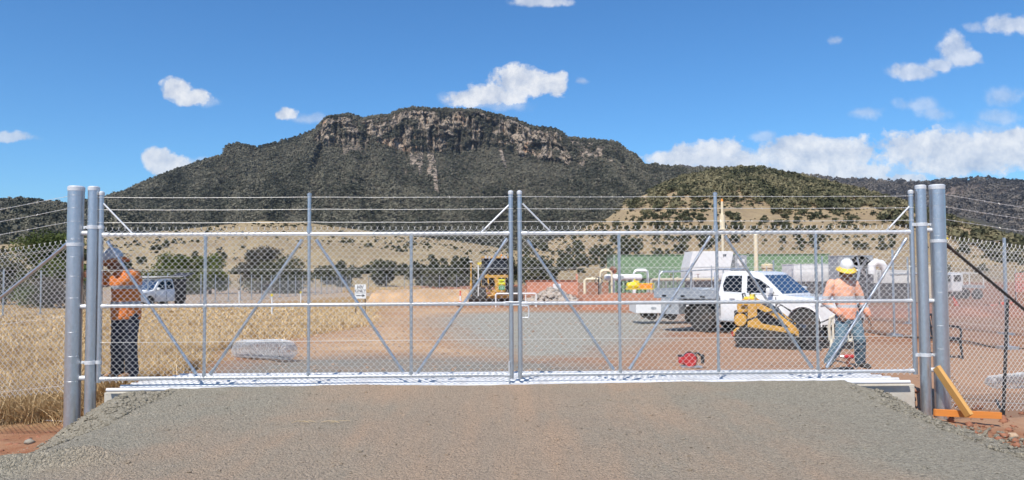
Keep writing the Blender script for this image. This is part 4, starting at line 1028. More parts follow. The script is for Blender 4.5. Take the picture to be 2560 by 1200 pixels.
# --- man on the right, walking, looking down
rmp = at(2112, 920, 11.75); RM = thing('person', 'worker in pale pink long-sleeved shirt and jeans walking past a white plastic chair', 'person', (rmp.x, rmp.y, 0))
ZR = rmp.z; RM.location.z = ZR
hip = V3((.07, 0, .86)); chest = V3((-.0, -.0, 1.22)); neck = V3((.0, -.02, 1.40)); hc = V3((.03, -.07, 1.545))
kL, aL = V3((-.10, -.13, .46)), V3((-.27, -.02, .085)); kR, aR = V3((.20, -.10, .46)), V3((.27, .05, .085))
sL, eL, wL = V3((-.20, .0, 1.33)), V3((-.27, .03, 1.04)), V3((-.12, -.13, .86)); sR, eR, wR = V3((.19, .0, 1.32)), V3((.31, .02, 1.04)), V3((.375, -.08, .78))
b = MB(); loft(b, [((.06, 0, .80), .14, .10, 0), ((.06, 0, .92), .16, .11, 0), ((.02, 0, 1.1), .14, .10, 0), ((0, 0, 1.25), .17, .11, 0), ((0, 0, 1.37), .13, .08, 0), ((0, -.01, 1.42), .06, .06, 0)])
limb(b, [neck-V3((0, 0, .05)), hc-V3((0, .01, .05))], [.062, .055]); w, Rm = head_parts(b, hc, R(-8), R(18))
for (s_, e_, w_) in ((sL, eL, wL), (sR, eR, wR)): limb(b, [s_, e_, w_], [.05, .038, .027])
limb(b, [V3((-.02, 0, .86)), kL, aL], [.085, .055, .038]); limb(b, [V3((.15, 0, .86)), kR, aR], [.085, .055, .038])
hand(b, wL, (.25, -.3, -.55), (.4, .8, 0), 55, -1); hand(b, wR, (.15, -.25, -.9), (-1, .2, 0), 30, 1)
remeshed(b, 'body', SKIN, RM, .006, 3)
eyes(RM, w)
b = MB(); loft(b, [((.07, 0, .775), .168, .13, .1), ((.07, 0, .86), .172, .13, .1), ((.05, 0, .98), .158, .125, .05), ((.01, 0, 1.15), .168, .125, 0), ((0, 0, 1.28), .188, .12, 0), ((0, 0, 1.36), .155, .10, 0), ((0, -.005, 1.41), .085, .08, 0)])
limb(b, [sL+V3((.02, 0, .0)), eL, wL-V3((0, 0, .0))], [.070, .058, .046]); limb(b, [sR-V3((.01, 0, 0)), eR, wR+V3((-.01, .02, .06))], [.070, .058, .046])
SH1 = cloth_mat('pink_hivis_shirt', (.82, .42, .28), [(1.085, 1.135), (.955, 1.0)], (.50, .52, .55), .10, low=(.93, (.74, .32, .20)))
remeshed(b, 'shirt', SH1, RM, .008, 3, .022, 9, 3)
b = MB(); loft(b, [((.065, 0, .70), .165, .12, 0), ((.065, 0, .80), .172, .125, 0), ((.065, 0, .90), .165, .12, 0)])
limb(b, [V3((-.02, 0, .82)), kL, aL+V3((0, 0, .01))], [.105, .085, .070]); limb(b, [V3((.15, 0, .82)), kR, aR+V3((0, 0, .01))], [.105, .085, .072])
remeshed(b, 'jeans', cloth_mat('faded_jeans', (.115, .185, .235), var=.3), RM, .008, 3, .02, 8, 9, (1, 1, .8))
for nm, a_, yw, mt_ in (('boot', aL, R(-45), BOOT), ('boot', aR, R(20), BOOTD)):
    b = MB(); boot(b, a_, yw); remeshed(b, nm, mt_, RM, .008, 2)
hat(RM, w, Rm, hc, .100, .120, .13, .50, M['white'], simple('yellow_brim', (.78, .52, .06), .7), droop=.05)
# neck flap hanging from the hat
m = MB(); n = 14
A = [w((.098*math.sin(a), .115*math.cos(a)*1.0, .04)) for a in np.linspace(-1.5, 1.5, n)]; B = [p+V3((0, .03, -.16)) for p in A]; m.quadstrip(A, B); m.quadstrip([p+V3((0, .004, 0)) for p in A], [p+V3((0, .004, 0)) for p in B])
m.build('neck_flap', cloth_mat('flap_cloth', (.70, .40, .10)), RM)
# --- man on the left, reaching up to the hinge
lmp = at(308, 957, 9.98); LM = thing('person', 'worker in orange shirt and dark trousers reaching towards the left gate hinge', 'person', (lmp.x, lmp.y, .073))
hc = V3((-.13, -.03, 1.56)); sL, eL, wL = V3((-.10, .06, 1.37)), V3((-.30, .06, 1.28)), V3((-.46, .0, 1.36)); sR, eR, wR = V3((.13, -.03, 1.38)), V3((.02, -.24, 1.25)), V3((-.18, -.20, 1.40))
kL, aL = V3((-.05, -.06, .48)), V3((-.09, .02, .085)); kR, aR = V3((.10, -.03, .47)), V3((.10, .03, .085))
b = MB(); loft(b, [((.02, 0, .84), .15, .11, .3), ((.02, 0, .96), .15, .11, .3), ((.02, 0, 1.15), .14, .10, .3), ((.02, 0, 1.3), .17, .11, .3), ((.0, 0, 1.42), .12, .08, .3), ((-.03, -.01, 1.46), .06, .06, 0)])
limb(b, [V3((-.02, 0, 1.40)), hc-V3((-.01, 0, .05))], [.06, .055]); w, Rm = head_parts(b, hc, R(-62), R(14))
for (s_, e_, w_) in ((sL, eL, wL), (sR, eR, wR)): limb(b, [s_, e_, w_], [.05, .038, .027])
limb(b, [V3((-.05, 0, .9)), kL, aL], [.08, .055, .038]); limb(b, [V3((.10, 0, .9)), kR, aR], [.08, .055, .038])
hand(b, wL, (-.8, 0, .35), (0, -1, -.2), 50, 1); hand(b, wR, (-.85, .1, .3), (0, .9, -.2), 55, -1)
remeshed(b, 'body', SKIN2, LM, .006, 3); eyes(LM, w)
b = MB(); loft(b, [((.02, 0, .80), .185, .14, .3), ((.02, 0, .90), .185, .14, .3), ((.02, 0, 1.08), .175, .135, .3), ((.02, 0, 1.22), .19, .135, .3), ((.02, 0, 1.34), .20, .12, .3), ((.0, 0, 1.43), .14, .095, .3), ((-.02, 0, 1.465), .08, .075, 0)])
limb(b, [sL, eL, wL-V3((-.03, 0, 0))], [.078, .062, .046]); limb(b, [sR, eR, wR-V3((-.03, 0, .0))], [.082, .066, .05])
SH2 = cloth_mat('orange_hivis_shirt', (.70, .20, .035), [(1.20, 1.25), (.985, 1.035)], (.38, .39, .42), .12)
remeshed(b, 'shirt', SH2, LM, .008, 3, .025, 9, 5)
b = MB(); loft(b, [((.02, 0, .78), .15, .115, .3), ((.02, 0, .86), .16, .12, .3), ((.02, 0, .93), .155, .115, .3)])
limb(b, [V3((-.05, 0, .84)), kL, aL+V3((0, 0, .0))], [.105, .082, .076]); limb(b, [V3((.09, 0, .84)), kR, aR], [.105, .082, .078])
remeshed(b, 'trousers', cloth_mat('navy_trousers', (.022, .026, .042), var=.3), LM, .008, 3, .022, 8, 19, (1, 1, .8))
for a_, yw in ((aL, R(-65)), (aR, R(-25))):
    b = MB(); boot(b, a_, yw); remeshed(b, 'boot', BOOT, LM, .008, 2)
hat(LM, w, Rm, hc, .105, .125, .14, .60, simple('grey_white_helmet', (.62, .63, .64), .4), simple('orange_brim', (.66, .17, .03), .75), droop=.055, sag=.025)
# ------------------------------------------------------------------ vehicles
def wheel(parent, c, r, w, side, rimcol, spokes=6, steer=0.0, name='wheel'):
    """wheel with its axle along local y; side=+1 outer face towards +y"""
    e = bpy.data.objects.new(name, None); link(e, parent); e.location = c; e.rotation_euler = (0, 0, steer)
    m = MB(); a = (0, 1, 0); h = w/2
    m.lathe([(r*.58, -h), (r*.62, -h*1.02), (r*.80, -h*1.08), (r*.94, -h*.95), (r, -h*.70), (r*1.005, 0), (r, h*.70), (r*.94, h*.95), (r*.80, h*1.08), (r*.62, h*1.02), (r*.58, h)], (0, 0, 0), a, 36)
    for k in range(30):
        t = 2*math.pi*k/30; m.box((math.cos(t)*r*1.0, 0, math.sin(t)*r*1.0), (.014, w*.86, .045), rot=Matrix.Rotation(-t, 3, 'Y'))
    m.build('tyre', M['rubber'], e, True)
    m = MB(); s = side; m.lathe([(r*.60, -h*.8), (r*.60, h*.3*s+.0), (r*.52, h*.3*s)], (0, 0, 0), a, 28)
    m.lathe([(r*.60, s*h*.95), (r*.55, s*h*.98), (r*.53, s*h*.6), (r*.60, s*h*.5)], (0, 0, 0), a, 28)
    for k in range(spokes):
        t = 2*math.pi*k/spokes; v = Vector((math.cos(t), 0, math.sin(t))); m.box(v*r*.30+Vector((0, s*h*.72, 0)), (r*.50, .03, r*.13), rot=Matrix.Rotation(-t, 3, 'Y'))
    m.lathe([(r*.14, s*h*.6), (r*.14, s*h*.85), (r*.05, s*h*.9)], (0, 0, 0), a, 14)
    m.build('rim', rimcol, e, True); return e
M['rim'] = simple('dark_alloy', (.24, .24, .25), .35, .5, .1, 8); M['rimgrey'] = simple('grey_alloy', (.34, .35, .36), .35, .6, .1, 8)
M['chrome'] = simple('chrome', (.75, .76, .78), .15, .95, .02, 4)
def poly_plate(mb, pts, thick):
    """thin solid from a planar outline, thickened along its normal"""
    P = [Vector(p) for p in pts]; n = (P[1]-P[0]).cross(P[2]-P[0]).normalized()*thick; k = len(P)
    mb._add([p for p in P]+[p+n for p in P], [tuple(range(k-1, -1, -1)), tuple(range(k, 2*k))]+[(i, (i+1) % k, k+(i+1) % k, k+i) for i in range(k)])
def arcpts(cx, cz, r, a0, a1, n=10): return [(cx+r*math.cos(R(a0+(a1-a0)*i/n)), cz+r*math.sin(R(a0+(a1-a0)*i/n))) for i in range(n+1)]
def cab_body(root, xb, xf, nose, wb_f, hw, rw, paint, ctop=1.80, name='cab'):
    """double cab with bonnet. xb back of cab, xf base of windscreen, nose front; front wheel centre wb_f; hw half width"""
    # lower body: side outline with a cut-out wheel arch, sides pulled in towards sill and shoulder
    def outline(zt_off=0.0):
        return [(xb, .50), (xb, 1.16), (xf, 1.12), (xf+.12, 1.145), (nose-.55, 1.06), (nose-.16, .985), (nose-.03, .88), (nose, .62), (nose-.04, .42), (wb_f+rw*1.22, .40)] + arcpts(wb_f, .39, rw*1.20, 0, 180, 14) + [(wb_f-rw*1.22, .38), (xb+.02, .40)]
    ol = outline(); m = MB(); n = len(ol)
    def sec(y, ins):
        return [Vector((x if not ins else x+(-.02 if x > nose-.2 else 0), y, z)) for x, z in ol]
    rows = [(-hw+.05, 1), (-hw, 0), (hw, 0), (hw-.05, 1)]
    # stack of three slabs gives a shoulder crease
    vs = []
    for (y, _) in ((-hw, 0), (hw, 0)):
        for (x, z) in ol:
            tum = 0.05*max(0, (z-.95)/.2) + .03*max(0, (.62-z)/.2); plan = 0.10*max(0, (x-(nose-.5))/.5)**2
            vs.append(Vector((x, y-math.copysign(tum+plan, y), z)))
    m._add(vs, [tuple(range(n)), tuple(range(2*n-1, n-1, -1))]+[(i, n+i, n+(i+1) % n, (i+1) % n) for i in range(n)])
    body = m.build('body', paint, root, True, bevel=.022, seg=2)
    # greenhouse
    bw, tw = hw-.055, hw-.21
    gb = [(xb+.02, 1.15), (xb+.10, ctop-.06), (xb+.30, ctop), (xf-.75, ctop-.01), (xf-.52, ctop-.06), (xf+.16, 1.13)]
    def side(y, z): return bw+(tw-bw)*((z-1.13)/(ctop-1.13))**1.3
    m = MB(); n = len(gb); vs = []
    for sg in (-1, 1):
        for (x, z) in gb: vs.append(Vector((x, sg*side(0, z), z)))
    m._add(vs, [tuple(range(n)), tuple(range(2*n-1, n-1, -1))]+[(i, n+i, n+(i+1) % n, (i+1) % n) for i in range(n)])
    m.build('cabin', paint, root, True, bevel=.03, seg=3)
    # windows
    def P(x, z, sg, o=.006): return Vector((x, sg*(side(0, z)+o), z))
    mid = (xb+xf)/2-.12
    for sg in (-1, 1):
        rear = [(xb+.20, 1.22), (xb+.15, 1.38), (xb+.22, ctop-.16), (xb+.32, ctop-.13), (mid-.06, ctop-.13), (mid-.03, 1.20)]
        front = [(mid+.13, 1.19), (mid+.10, ctop-.13), (xf-.78, ctop-.15), (xf-.50, ctop-.25), (xf-.22, 1.35), (xf-.08, 1.20)]
        for pl in (rear, front):
            m = MB(); pts = [P(x, z, sg) for x, z in pl]; pts = pts if sg < 0 else pts[::-1]; poly_plate(m, pts, .004); m.build('side_window', M['glass'], root)
        for hx in (mid-.30, xf-.95+.25):
            m = MB(); m.box((hx, sg*(hw-.01), 1.03), (.17, .035, .03), bev=.01); m.build('door_handle', paint, root)
        for dx in (xb+.10, mid+.03, xf-.02): m = MB(); m.box((dx, sg*(hw-.004), .80), (.016, .014, .58)); m.build('door_seam', M['black'], root)
        m = MB(); m.box((xf-.14, sg*(hw+.10), 1.26), (.12, .22, .16), bev=.04); m.build('door_mirror', paint, root, True)
        m = MB(); m.box((xf-.14, sg*(hw-.02), 1.20), (.06, .14, .04)); m.build('mirror_arm', M['black'], root)
        m = MB(); ar = arcpts(wb_f, .39, rw*1.20, -5, 185, 16); A = [Vector((x, sg*(hw-.005), z)) for x, z in ar]; m.tube(A, .022, 6); m.build('wheel_arch', paint, root, True)
        m = MB(); m.tube([(xb+.1, sg*(hw+.06), .40), (wb_f-rw*1.5, sg*(hw+.06), .40)], .035, 8); m.build('side_step', M['greypaint'], root, True)
    # windscreen
    m = MB(); (x0, z0), (x1, z1) = gb[-2], gb[-1]; f0, f1 = .10, .93
    pts = []
    for f, s_ in ((f0, -1), (f0, 1), (f1, 1), (f1, -1)):
        x = x0+(x1-x0)*f; z = z0+(z1-z0)*f; nx, nz = (z0-z1), (x1-x0); L = math.hypot(nx, nz); pts.append(Vector((x+nx/L*.012, s_*(side(0, z)-.07), z+nz/L*.012)))
    poly_plate(m, pts, .005); m.build('windscreen', M['glassblue'], root)
    m = MB(); m.box((xb+.012, 0, 1.45), (.02, 1.1, .36)); m.build('rear_window', M['glass'], root)
    # front end
    for sg in (-1, 1):
        m = MB(); q = [Vector((nose-.05, sg*(hw-.13), .90)), Vector((nose-.42, sg*(hw+.0), 1.00)), Vector((nose-.45, sg*(hw+.0), .90)), Vector((nose-.02, sg*(hw-.20), .80))]; q = q if sg > 0 else q[::-1]; poly_plate(m, q, .03); m.build('headlight', M['lamp'], root)
        m = MB(); m.cyl((nose-.06, sg*(hw-.22), .52), (nose+.005, sg*(hw-.24), .52), .055, n=12); m.build('fog_light', M['lamp'], root)
    m = MB()
    for z, h in ((.86, .09), (.73, .10)): m.box((nose-.005, 0, z), (.03, 1.05, h), bev=.008)
    m.build('grille', M['black'], root)
    m = MB(); m.box((nose+.008, 0, .797), (.03, 1.05, .03)); m.cyl((nose+.01, 0, .80), (nose+.035, 0, .80), .05, n=6); m.build('grille_bar', M['chrome'], root)
    m = MB(); m.box((nose-.01, 0, .47), (.06, 1.3, .14), bev=.02); m.build('bumper_vent', M['black'], root)
    m = MB(); m.box((nose+.012, 0, .56), (.02, .37, .10)); m.build('number_plate', M['white'], root)
    m = MB(); m.box(((xb+nose)/2-.1, 0, .44), (nose-xb-.9, 1.1, .22)); m.cyl((wb_f, -.65, .385), (wb_f, .65, .385), .05); m.box((wb_f, 0, .62), (.95, 1.36, .55)); m.build('chassis', M['black'], root)
# --- white ute with an aluminium tray
yw = -R(46); rearW = at(1759, 800, 22.3); gz_r = float(h_ground(5.8, 22.0))-.01
UT = thing('utility_truck', 'white double-cab utility truck with aluminium tray parked on the red dirt', 'truck', (rearW.x+.15, rearW.y, gz_r), yw)
UT.location = Vector((rearW.x, rearW.y, gz_r))+Matrix.Rotation(yw, 3, 'Z') @ Vector((0, .80, .0)); UT.scale = (1.04, 1.03, 1.03)
cab_body(UT, .52, 2.30, 3.92, 3.02, .93, .39, M['carwhite'], 1.79)
for sg in (-1, 1):
    for x in (0, 3.02): wheel(UT, (x, sg*.78, .385), .385, .265, sg, M['rim'], 6, steer=R(-6) if x else 0)
m = MB(); m.box((-.55, 0, 1.0), (2.05, 1.92, .05)); m.build('tray_floor', M['alu'], UT)
for sg in (-1, 1):
    m = MB(); m.box((-.55, sg*.96, 1.12), (2.05, .03, .27), bev=.006)
    for z in (1.02, 1.10, 1.18, 1.25): m.box((-.55, sg*.978, z), (2.03, .014, .02))
    m.build('tray_side', M['alu'], UT)
    for x in (-1.2, -.55, .1): m = MB(); m.box((x, sg*.985, 1.05), (.14, .02, .05)); m.build('tray_latch', M['black'], UT)
    m = MB(); m.box((-.95, sg*.88, .74), (.62, .40, .46), bev=.01); m.build('toolbox', M['greypaint'], UT)
    m = MB(); m.cyl((-.95, sg*1.07, .78), (-.95, sg*1.095, .78), .055, n=16); m.build('toolbox_lock', M['black'], UT)
    m = MB(); m.box((-.50, sg*.80, .52), (.02, .34, .46)); m.build('mudflap', M['rubber'], UT)
    m = MB(); m.box((.52, sg*.80, .70), (.02, .34, .55)); m.build('mudflap', M['greypaint'], UT)
m = MB(); m.box((-1.585, 0, 1.12), (.03, 1.9, .27), bev=.006); m.build('tailgate', M['alu'], UT)
m = MB()
m.tube([(.47, -.90, 1.0), (.47, -.90, 1.72), (.47, -.82, 1.84), (.47, .82, 1.84), (.47, .90, 1.72), (.47, .90, 1.0)], .028, 8)
for y in (-.45, 0, .45): m.cyl((.47, y, 1.0), (.47, y, 1.84), .018, n=8)
m.box((.47, 0, 1.26), (.02, 1.75, .03)); m.cyl((.47, -.9, 1.45), (.47, .9, 1.45), .018, n=8); m.build('headboard', M['alu'], UT, True)
m = MB(); m.tube([(-1.50, -.90, 1.0), (-1.42, -.90, 1.68), (-1.38, -.82, 1.78), (-1.38, .82, 1.78), (-1.42, .90, 1.68), (-1.50, .90, 1.0)], .028, 8); m.cyl((-1.38, -.82, 1.76), (.47, -.82, 1.84), .02, n=8); m.build('rear_rack', M['alu'], UT, True)
m = MB(); m.box((-.55, 0, .84), (2.0, .8, .14)); m.cyl((0, -.65, .385), (0, .65, .385), .06); m.box((-.2, 0, .6), (1.0, .9, .38)); m.build('rear_chassis', M['black'], UT)
m = MB(); m.cyl((-1.3, -.3, 1.06), (.2, -.6, 1.30), .03); m.cyl((-1.2, -.1, 1.06), (.2, -.35, 1.26), .03); o = m.build('pipe_bundle', M['galv_rail'], None, True); o.location = UT.location+Vector((0, 0, .03)); o.rotation_euler = UT.rotation_euler; tag(o, 'two galvanised pipes lying in the white truck tray', 'pipes')
# --- white wagon far left with its rear door raised
wp = at(388, 730, 51.0); zg = float(h_ground(wp.x, wp.y))
WG = thing('four_wheel_drive', 'white four-wheel drive wagon with roof rack and rear canopy, parked by the perimeter fence', 'wagon', (wp.x, wp.y, zg), R(-108))
cab_body(WG, -.9, .9, 2.1, 1.35, .90, .38, M['carwhite'], 1.95)
for sg in (-1, 1):
    for x in (-1.45, 1.35): wheel(WG, (x, sg*.76, .38), .38, .25, sg, M['rimgrey'], 6)
m = MB(); m.box((-1.45, 0, 1.15), (1.15, 1.66, 1.45), bev=.05); m.build('canopy', M['darksteel'], WG)
m = MB(); m.box((-.5, 0, 2.05), (2.4, 1.5, .05)); [m.cyl((x, -.8, 2.0), (x, .8, 2.0), .025) for x in (-1.4, -.6, .3)]; m.tube([(.7, -.78, 2.06), (.7, .78, 2.06), (-1.7, .78, 2.06), (-1.7, -.78, 2.06)], .03, 6, closed=True); m.build('roof_rack', M['white'], WG)
m = MB(); m.box((-2.45, 0, 2.15), (1.0, 1.5, .05), rot=Matrix.Rotation(R(18), 3, 'Y')); m.build('raised_tailgate', M['darksteel'], WG)
# --- mini loader on rubber tracks
lp = at(1918, 800, 16.6); LZ = -.262
ML = thing('mini_loader', 'small yellow stand-on track loader beside the white truck', 'mini loader', (lp.x, lp.y, LZ), R(-24))
for sg in (-1, 1):
    tr = bpy.data.objects.new('track', None); link(tr, ML)
    m = MB(); ol = arcpts(.50, .19, .17, -90, 60, 8)+arcpts(-.42, .25, .23, 80, 270, 10)
    m.prism(ol, sg*.30, sg*.52); m.build('track_belt', M['rubber'], tr, True)
    m = MB(); N = 40; L = []
    for i in range(len(ol)):
        a, b_ = ol[i], ol[(i+1) % len(ol)]; k = max(1, int(math.hypot(b_[0]-a[0], b_[1]-a[1])/.055))
        for j in range(k): L.append((a[0]+(b_[0]-a[0])*j/k, a[1]+(b_[1]-a[1])*j/k, math.atan2(b_[1]-a[1], b_[0]-a[0])))
    for (x, z, t) in L: m.box((x, sg*.41, z), (.022, .24, .045), rot=Matrix.Rotation(-t, 3, 'Y'))
    m.build('track_lugs', M['rubber'], tr)
    m = MB()
    for x, z, r in ((.50, .19, .11), (-.42, .25, .16), (-.12, .10, .07), (.06, .10, .07), (.24, .10, .07)): m.lathe([(r, 0), (r, .03), (r*.4, .035), (r*.35, .05)], (x, sg*.50, z), (0, sg, 0), 18)
    m.build('track_rollers', M['darksteel'], tr, True)
m = MB(); m.box((0, 0, .36), (1.0, .56, .28), bev=.02); m.build('chassis', M['darksteel'], ML)
m = MB(); m.prism([(-.60, .78), (-.62, .98), (-.48, 1.10), (-.28, 1.05), (-.24, .90), (-.40, .80)], -.32, .32); m.build('rear_cowl', M['yellow'], ML, bevel=.03)
m = MB(); m.prism([(-.66, .16), (-.70, .38), (-.62, .46), (-.40, .44), (-.40, .30)], -.40, .40); m.build('counterweight', M['yellow'], ML, bevel=.03)
m = MB(); m.lathe([(.13, -.33), (.15, -.28), (.15, .28), (.13, .33)], (-.54, 0, .62), (0, 1, 0), 18); m.build('fuel_tank', M['yellow'], ML, True)
m = MB(); m.prism([(-.50, .44), (-.50, .92), (-.25, .92), (-.22, .44)], -.26, .26); m.build('engine_bay', M['darksteel'], ML, bevel=.02)
m = MB(); m.box((-.66, 0, .74), (.05, .44, .16)); m.build('rear_grille', M['darksteel'], ML)
m = MB(); m.prism([(-.25, .42), (-.24, .95), (.05, .98), (.24, .86), (.42, .60), (.40, .40)], -.27, .27); m.build('engine_cover', M['darksteel'], ML, bevel=.02)
m = MB(); m.box((-.36, 0, 1.10), (.24, .46, .06), bev=.01); m.box((-.30, 0, 1.15), (.08, .4, .08)); m.build('control_panel', M['brightyellow'], ML)
m = MB(); m.tube([(-.46, -.22, 1.06), (-.50, -.22, 1.20), (-.50, .22, 1.20), (-.46, .22, 1.06)], .018, 6); [m.cyl((-.34, y, 1.12), (-.36, y, 1.24), .012, n=6) for y in (-.1, 0, .1)]; m.build('control_levers', M['black'], ML)
for sg in (-1, 1):
    m = MB(); m.prism([(-.52, .96), (-.44, 1.10), (-.26, 1.10), (-.06, .97), (.26, .80), (.62, .50), (.72, .30), (.64, .28), (.52, .46), (.20, .70), (-.10, .86), (-.40, .96)], sg*.33, sg*.39); m.build('lift_arm', M['yellow'], ML, bevel=.008)
    m = MB(); m.prism([(-.38, .44), (-.36, 1.00), (-.18, 1.00), (-.16, .66), (-.06, .56), (.56, .47), (.60, .36), (.05, .42)], sg*.40, sg*.44); m.build('side_plate', M['yellow'], ML, bevel=.008)
    m = MB(); m.cyl((-.40, sg*.42, .62), (.05, sg*.42, .80), .03, n=10); m.cyl((.05, sg*.42, .80), (.22, sg*.42, .87), .016, n=8); m.build('lift_ram', M['darksteel'], ML, True)
m = MB(); m.cyl((.35, 0, .66), (.66, 0, .44), .035); m.cyl((.30, -.1, .70), (.58, -.1, .58), .02); m.tube([(.1, .12, .85), (.3, .14, .95), (.5, .12, .80), (.62, .1, .5)], .015, 6); m.tube([(.1, -.15, .80), (.25, -.2, 1.0), (.5, -.2, .85), (.66, -.16, .5)], .015, 6); m.build('tilt_ram', M['darksteel'], ML, True)
m = MB(); m.box((.70, 0, .36), (.05, .80, .32), bev=.01); m.build('attachment_plate', M['darksteel'], ML)
m = MB(); m.prism([(.73, .02), (.74, .50), (.80, .50), (.82, .12), (1.12, .04), (1.12, .02)], -.50, .50); [m.prism([(.74, .03), (.76, .48), (1.10, .04)], y, y+.012) for y in (-.50, .488)]; m.build('bucket', M['darksteel'], ML, bevel=.005)
m = MB(); m.box((-.72, -.18, .30), (.05, .12, .10)); m.build('tail_lamp', M['red'], ML)
# an auger attachment lying in front of the white truck
ap = ground_pt(2030, 868); AU = thing('auger_attachment', 'dark steel auger attachment on the dirt before the white truck', 'auger', (ap.x, ap.y, gz(ap.x, ap.y)), R(-15))
m = MB(); m.cyl((-.55, 0, .22), (.35, 0, .20), .045, n=12); pts = []
for i in range(90): a = i*.35; pts.append((-.5+i*.0092, math.cos(a)*.15, .21+math.sin(a)*.15))
m.tube(pts, .018, 5); m.build('auger_screw', M['darksteel'], AU, True)
m = MB(); m.cyl((.35, 0, .20), (.62, 0, .20), .13, n=16); m.box((.72, 0, .25), (.22, .5, .45), bev=.02); m.build('drive_head', M['darksteel'], AU)
m = MB(); m.box((.05, -.30, .06), (1.4, .08, .12)); m.box((.05, .30, .06), (1.4, .08, .12)); m.box((-.5, 0, .06), (.08, .6, .10)); m.build('cradle', M['darksteel'], AU)
m = MB(); m.tube([(.6, .1, .4), (.4, .2, .62), (.1, .15, .5), (-.1, .25, .2)], .018, 6); m.tube([(.6, -.1, .4), (.45, -.2, .70), (.15, -.15, .55), (.0, -.25, .2)], .018, 6); m.build('hoses', M['rubber'], AU)
# --- motor grader
gp_ = at(1246, 750, 50.0); GZg = float(h_ground(gp_.x, gp_.y))
GR = thing('motor_grader', 'yellow motor grader facing the gate with number plates on its nose', 'grader', (gp_.x, gp_.y, GZg), R(-82))
# local x forward (to the camera)
for sg in (-1, 1):
    wheel(GR, (.4, sg*1.12, .62), .62, .38, sg, M['yellow'], 5)
    wheel(GR, (-5.2, sg*1.12, .62), .62, .38, sg, M['yellow'], 5); wheel(GR, (-3.7, sg*1.12, .62), .62, .38, sg, M['yellow'], 5)
m = MB(); m.box((.4, 0, .62), (.22, 1.9, .24), bev=.02); m.box((.42, 0, .85), (.3, 1.1, .16)); [m.cyl((.6, sg*.2, .75), (.6, sg*.9, .62), .05) for sg in (-1, 1)]; m.build('front_axle', M['yellow'], GR)
m = MB(); m.tube([(.75, 0, 1.15), (.2, 0, 1.25), (-1.2, 0, 1.75), (-2.4, 0, 1.75), (-3.0, 0, 1.3)], .17, 8); m.build('main_frame', M['yellow'], GR)
m = MB(); m.box((.80, 0, 1.35), (.45, .62, .85), bev=.03); m.build('nose_block', M['yellow'], GR)
m = MB(); m.box((1.035, .10, 1.62), (.02, .42, .34)); m.build('fleet_number_plate', M['limeyellow'], GR)
m = MB(); m.box((1.035, .10, 1.22), (.02, .40, .30)); m.build('green_plate', M['plategreen'], GR)
def text(name, body, size, mat, parent, loc, rot, ext=.002, align='CENTER'):
    cu = bpy.data.curves.new(name, 'FONT'); cu.body = body; cu.size = size; cu.extrude = ext; cu.align_x = align; cu.align_y = 'CENTER'; cu.offset = size*.02
    tmp = bpy.data.objects.new(name+'_t', cu); COL.objects.link(tmp); bpy.context.view_layer.update(); dg = bpy.context.evaluated_depsgraph_get()
    me = bpy.data.meshes.new_from_object(tmp.evaluated_get(dg)); bpy.data.objects.remove(tmp); bpy.data.curves.remove(cu); me.materials.clear(); me.materials.append(mat)
    o = bpy.data.objects.new(name, me); link(o, parent); o.location = loc; o.rotation_euler = rot; return o
text('plate_number', 'G544', .17, M['black'], GR, (1.05, .10, 1.62), (R(90), 0, R(90)))
text('plate_letters', 'CE', .17, M['white'], GR, (1.05, .10, 1.22), (R(90), 0, R(90)))
m = MB(); m.prism([(-2.9, 1.35), (-2.95, 3.2), (-1.55, 3.2), (-1.35, 2.4), (-1.6, 1.35)], -.78, .78); m.build('cab', M['cabglass'], GR)
m = MB()
for x, y in ((-2.92, -.79), (-2.92, .79), (-1.5, -.79), (-1.5, .79)): m.cyl((x, y, 1.3), (x, y, 3.25), .05, n=8)
m.box((-1.42, 0, 2.38), (.05, 1.6, .06)); m.build('cab_pillars', M['black'], GR)
m = MB(); m.box((-2.2, 0, 3.27), (1.7, 1.8, .14), bev=.04); m.build('cab_roof', M['yellow'], GR)
for y in (-.7, -.45, .45, .7): m = MB(); m.cyl((-1.38, y, 3.28), (-1.25, y, 3.26), .09, n=12); m.build('work_light', M['lamp'], GR, True)
m = MB(); m.lathe([(.06, 0), (.06, .12), (.02, .16)], (-2.2, .5, 3.34), n=12); m.build('beacon', M['orange'], GR, True)
m = MB(); m.box((-4.6, 0, 1.65), (2.6, 1.2, 1.0), bev=.05); m.build('engine_bay', M['yellow'], GR)
m = MB(); m.tube([(-1.2, -1.8, .5), (-1.2, 1.9, .5)], .05, 6); m.prism([(-1.35, .08), (-1.22, .35), (-1.22, .60), (-1.32, .72), (-1.38, .60), (-1.38, .35)], -1.9, 1.9); m.build('blade', M['darksteel'], GR, bevel=.01)
m = MB(); m.lathe([(.7, -.05), (.72, 0), (.7, .05)], (-1.3, 0, .95), n=30); m.cyl((-.9, -.55, 1.0), (-1.1, -.6, 2.1), .06); m.cyl((-.9, .55, 1.0), (-1.1, .6, 2.1), .06); m.box((-1.1, 0, 1.95), (.3, 1.6, .2)); m.build('blade_circle', M['yellow'], GR)
for y, h, col_, nm in ((-1.75, 2.9, 'yellow', 'blade_mast'), (-1.25, 2.75, 'white', 'blade_mast')):
    m = MB(); m.cyl((-1.1, y, .6), (-1.1, y, h), .045, n=8); m.cyl((-1.1, y, 1.3), (-1.1, y, 1.55), .09, n=8); m.build(nm, M[col_], GR, True)
m = MB(); m.lathe([(.05, 0), (.13, .02), (.13, .07), (.04, .09)], (-1.1, -1.75, 2.92), n=14); m.build('mast_receiver', M['white'], GR, True)
m = MB(); m.box((-1.1, -1.17, 2.85), (.16, .26, .16), rot=Matrix.Rotation(R(20), 3, 'X')); m.build('mast_receiver', M['brightyellow'], GR)
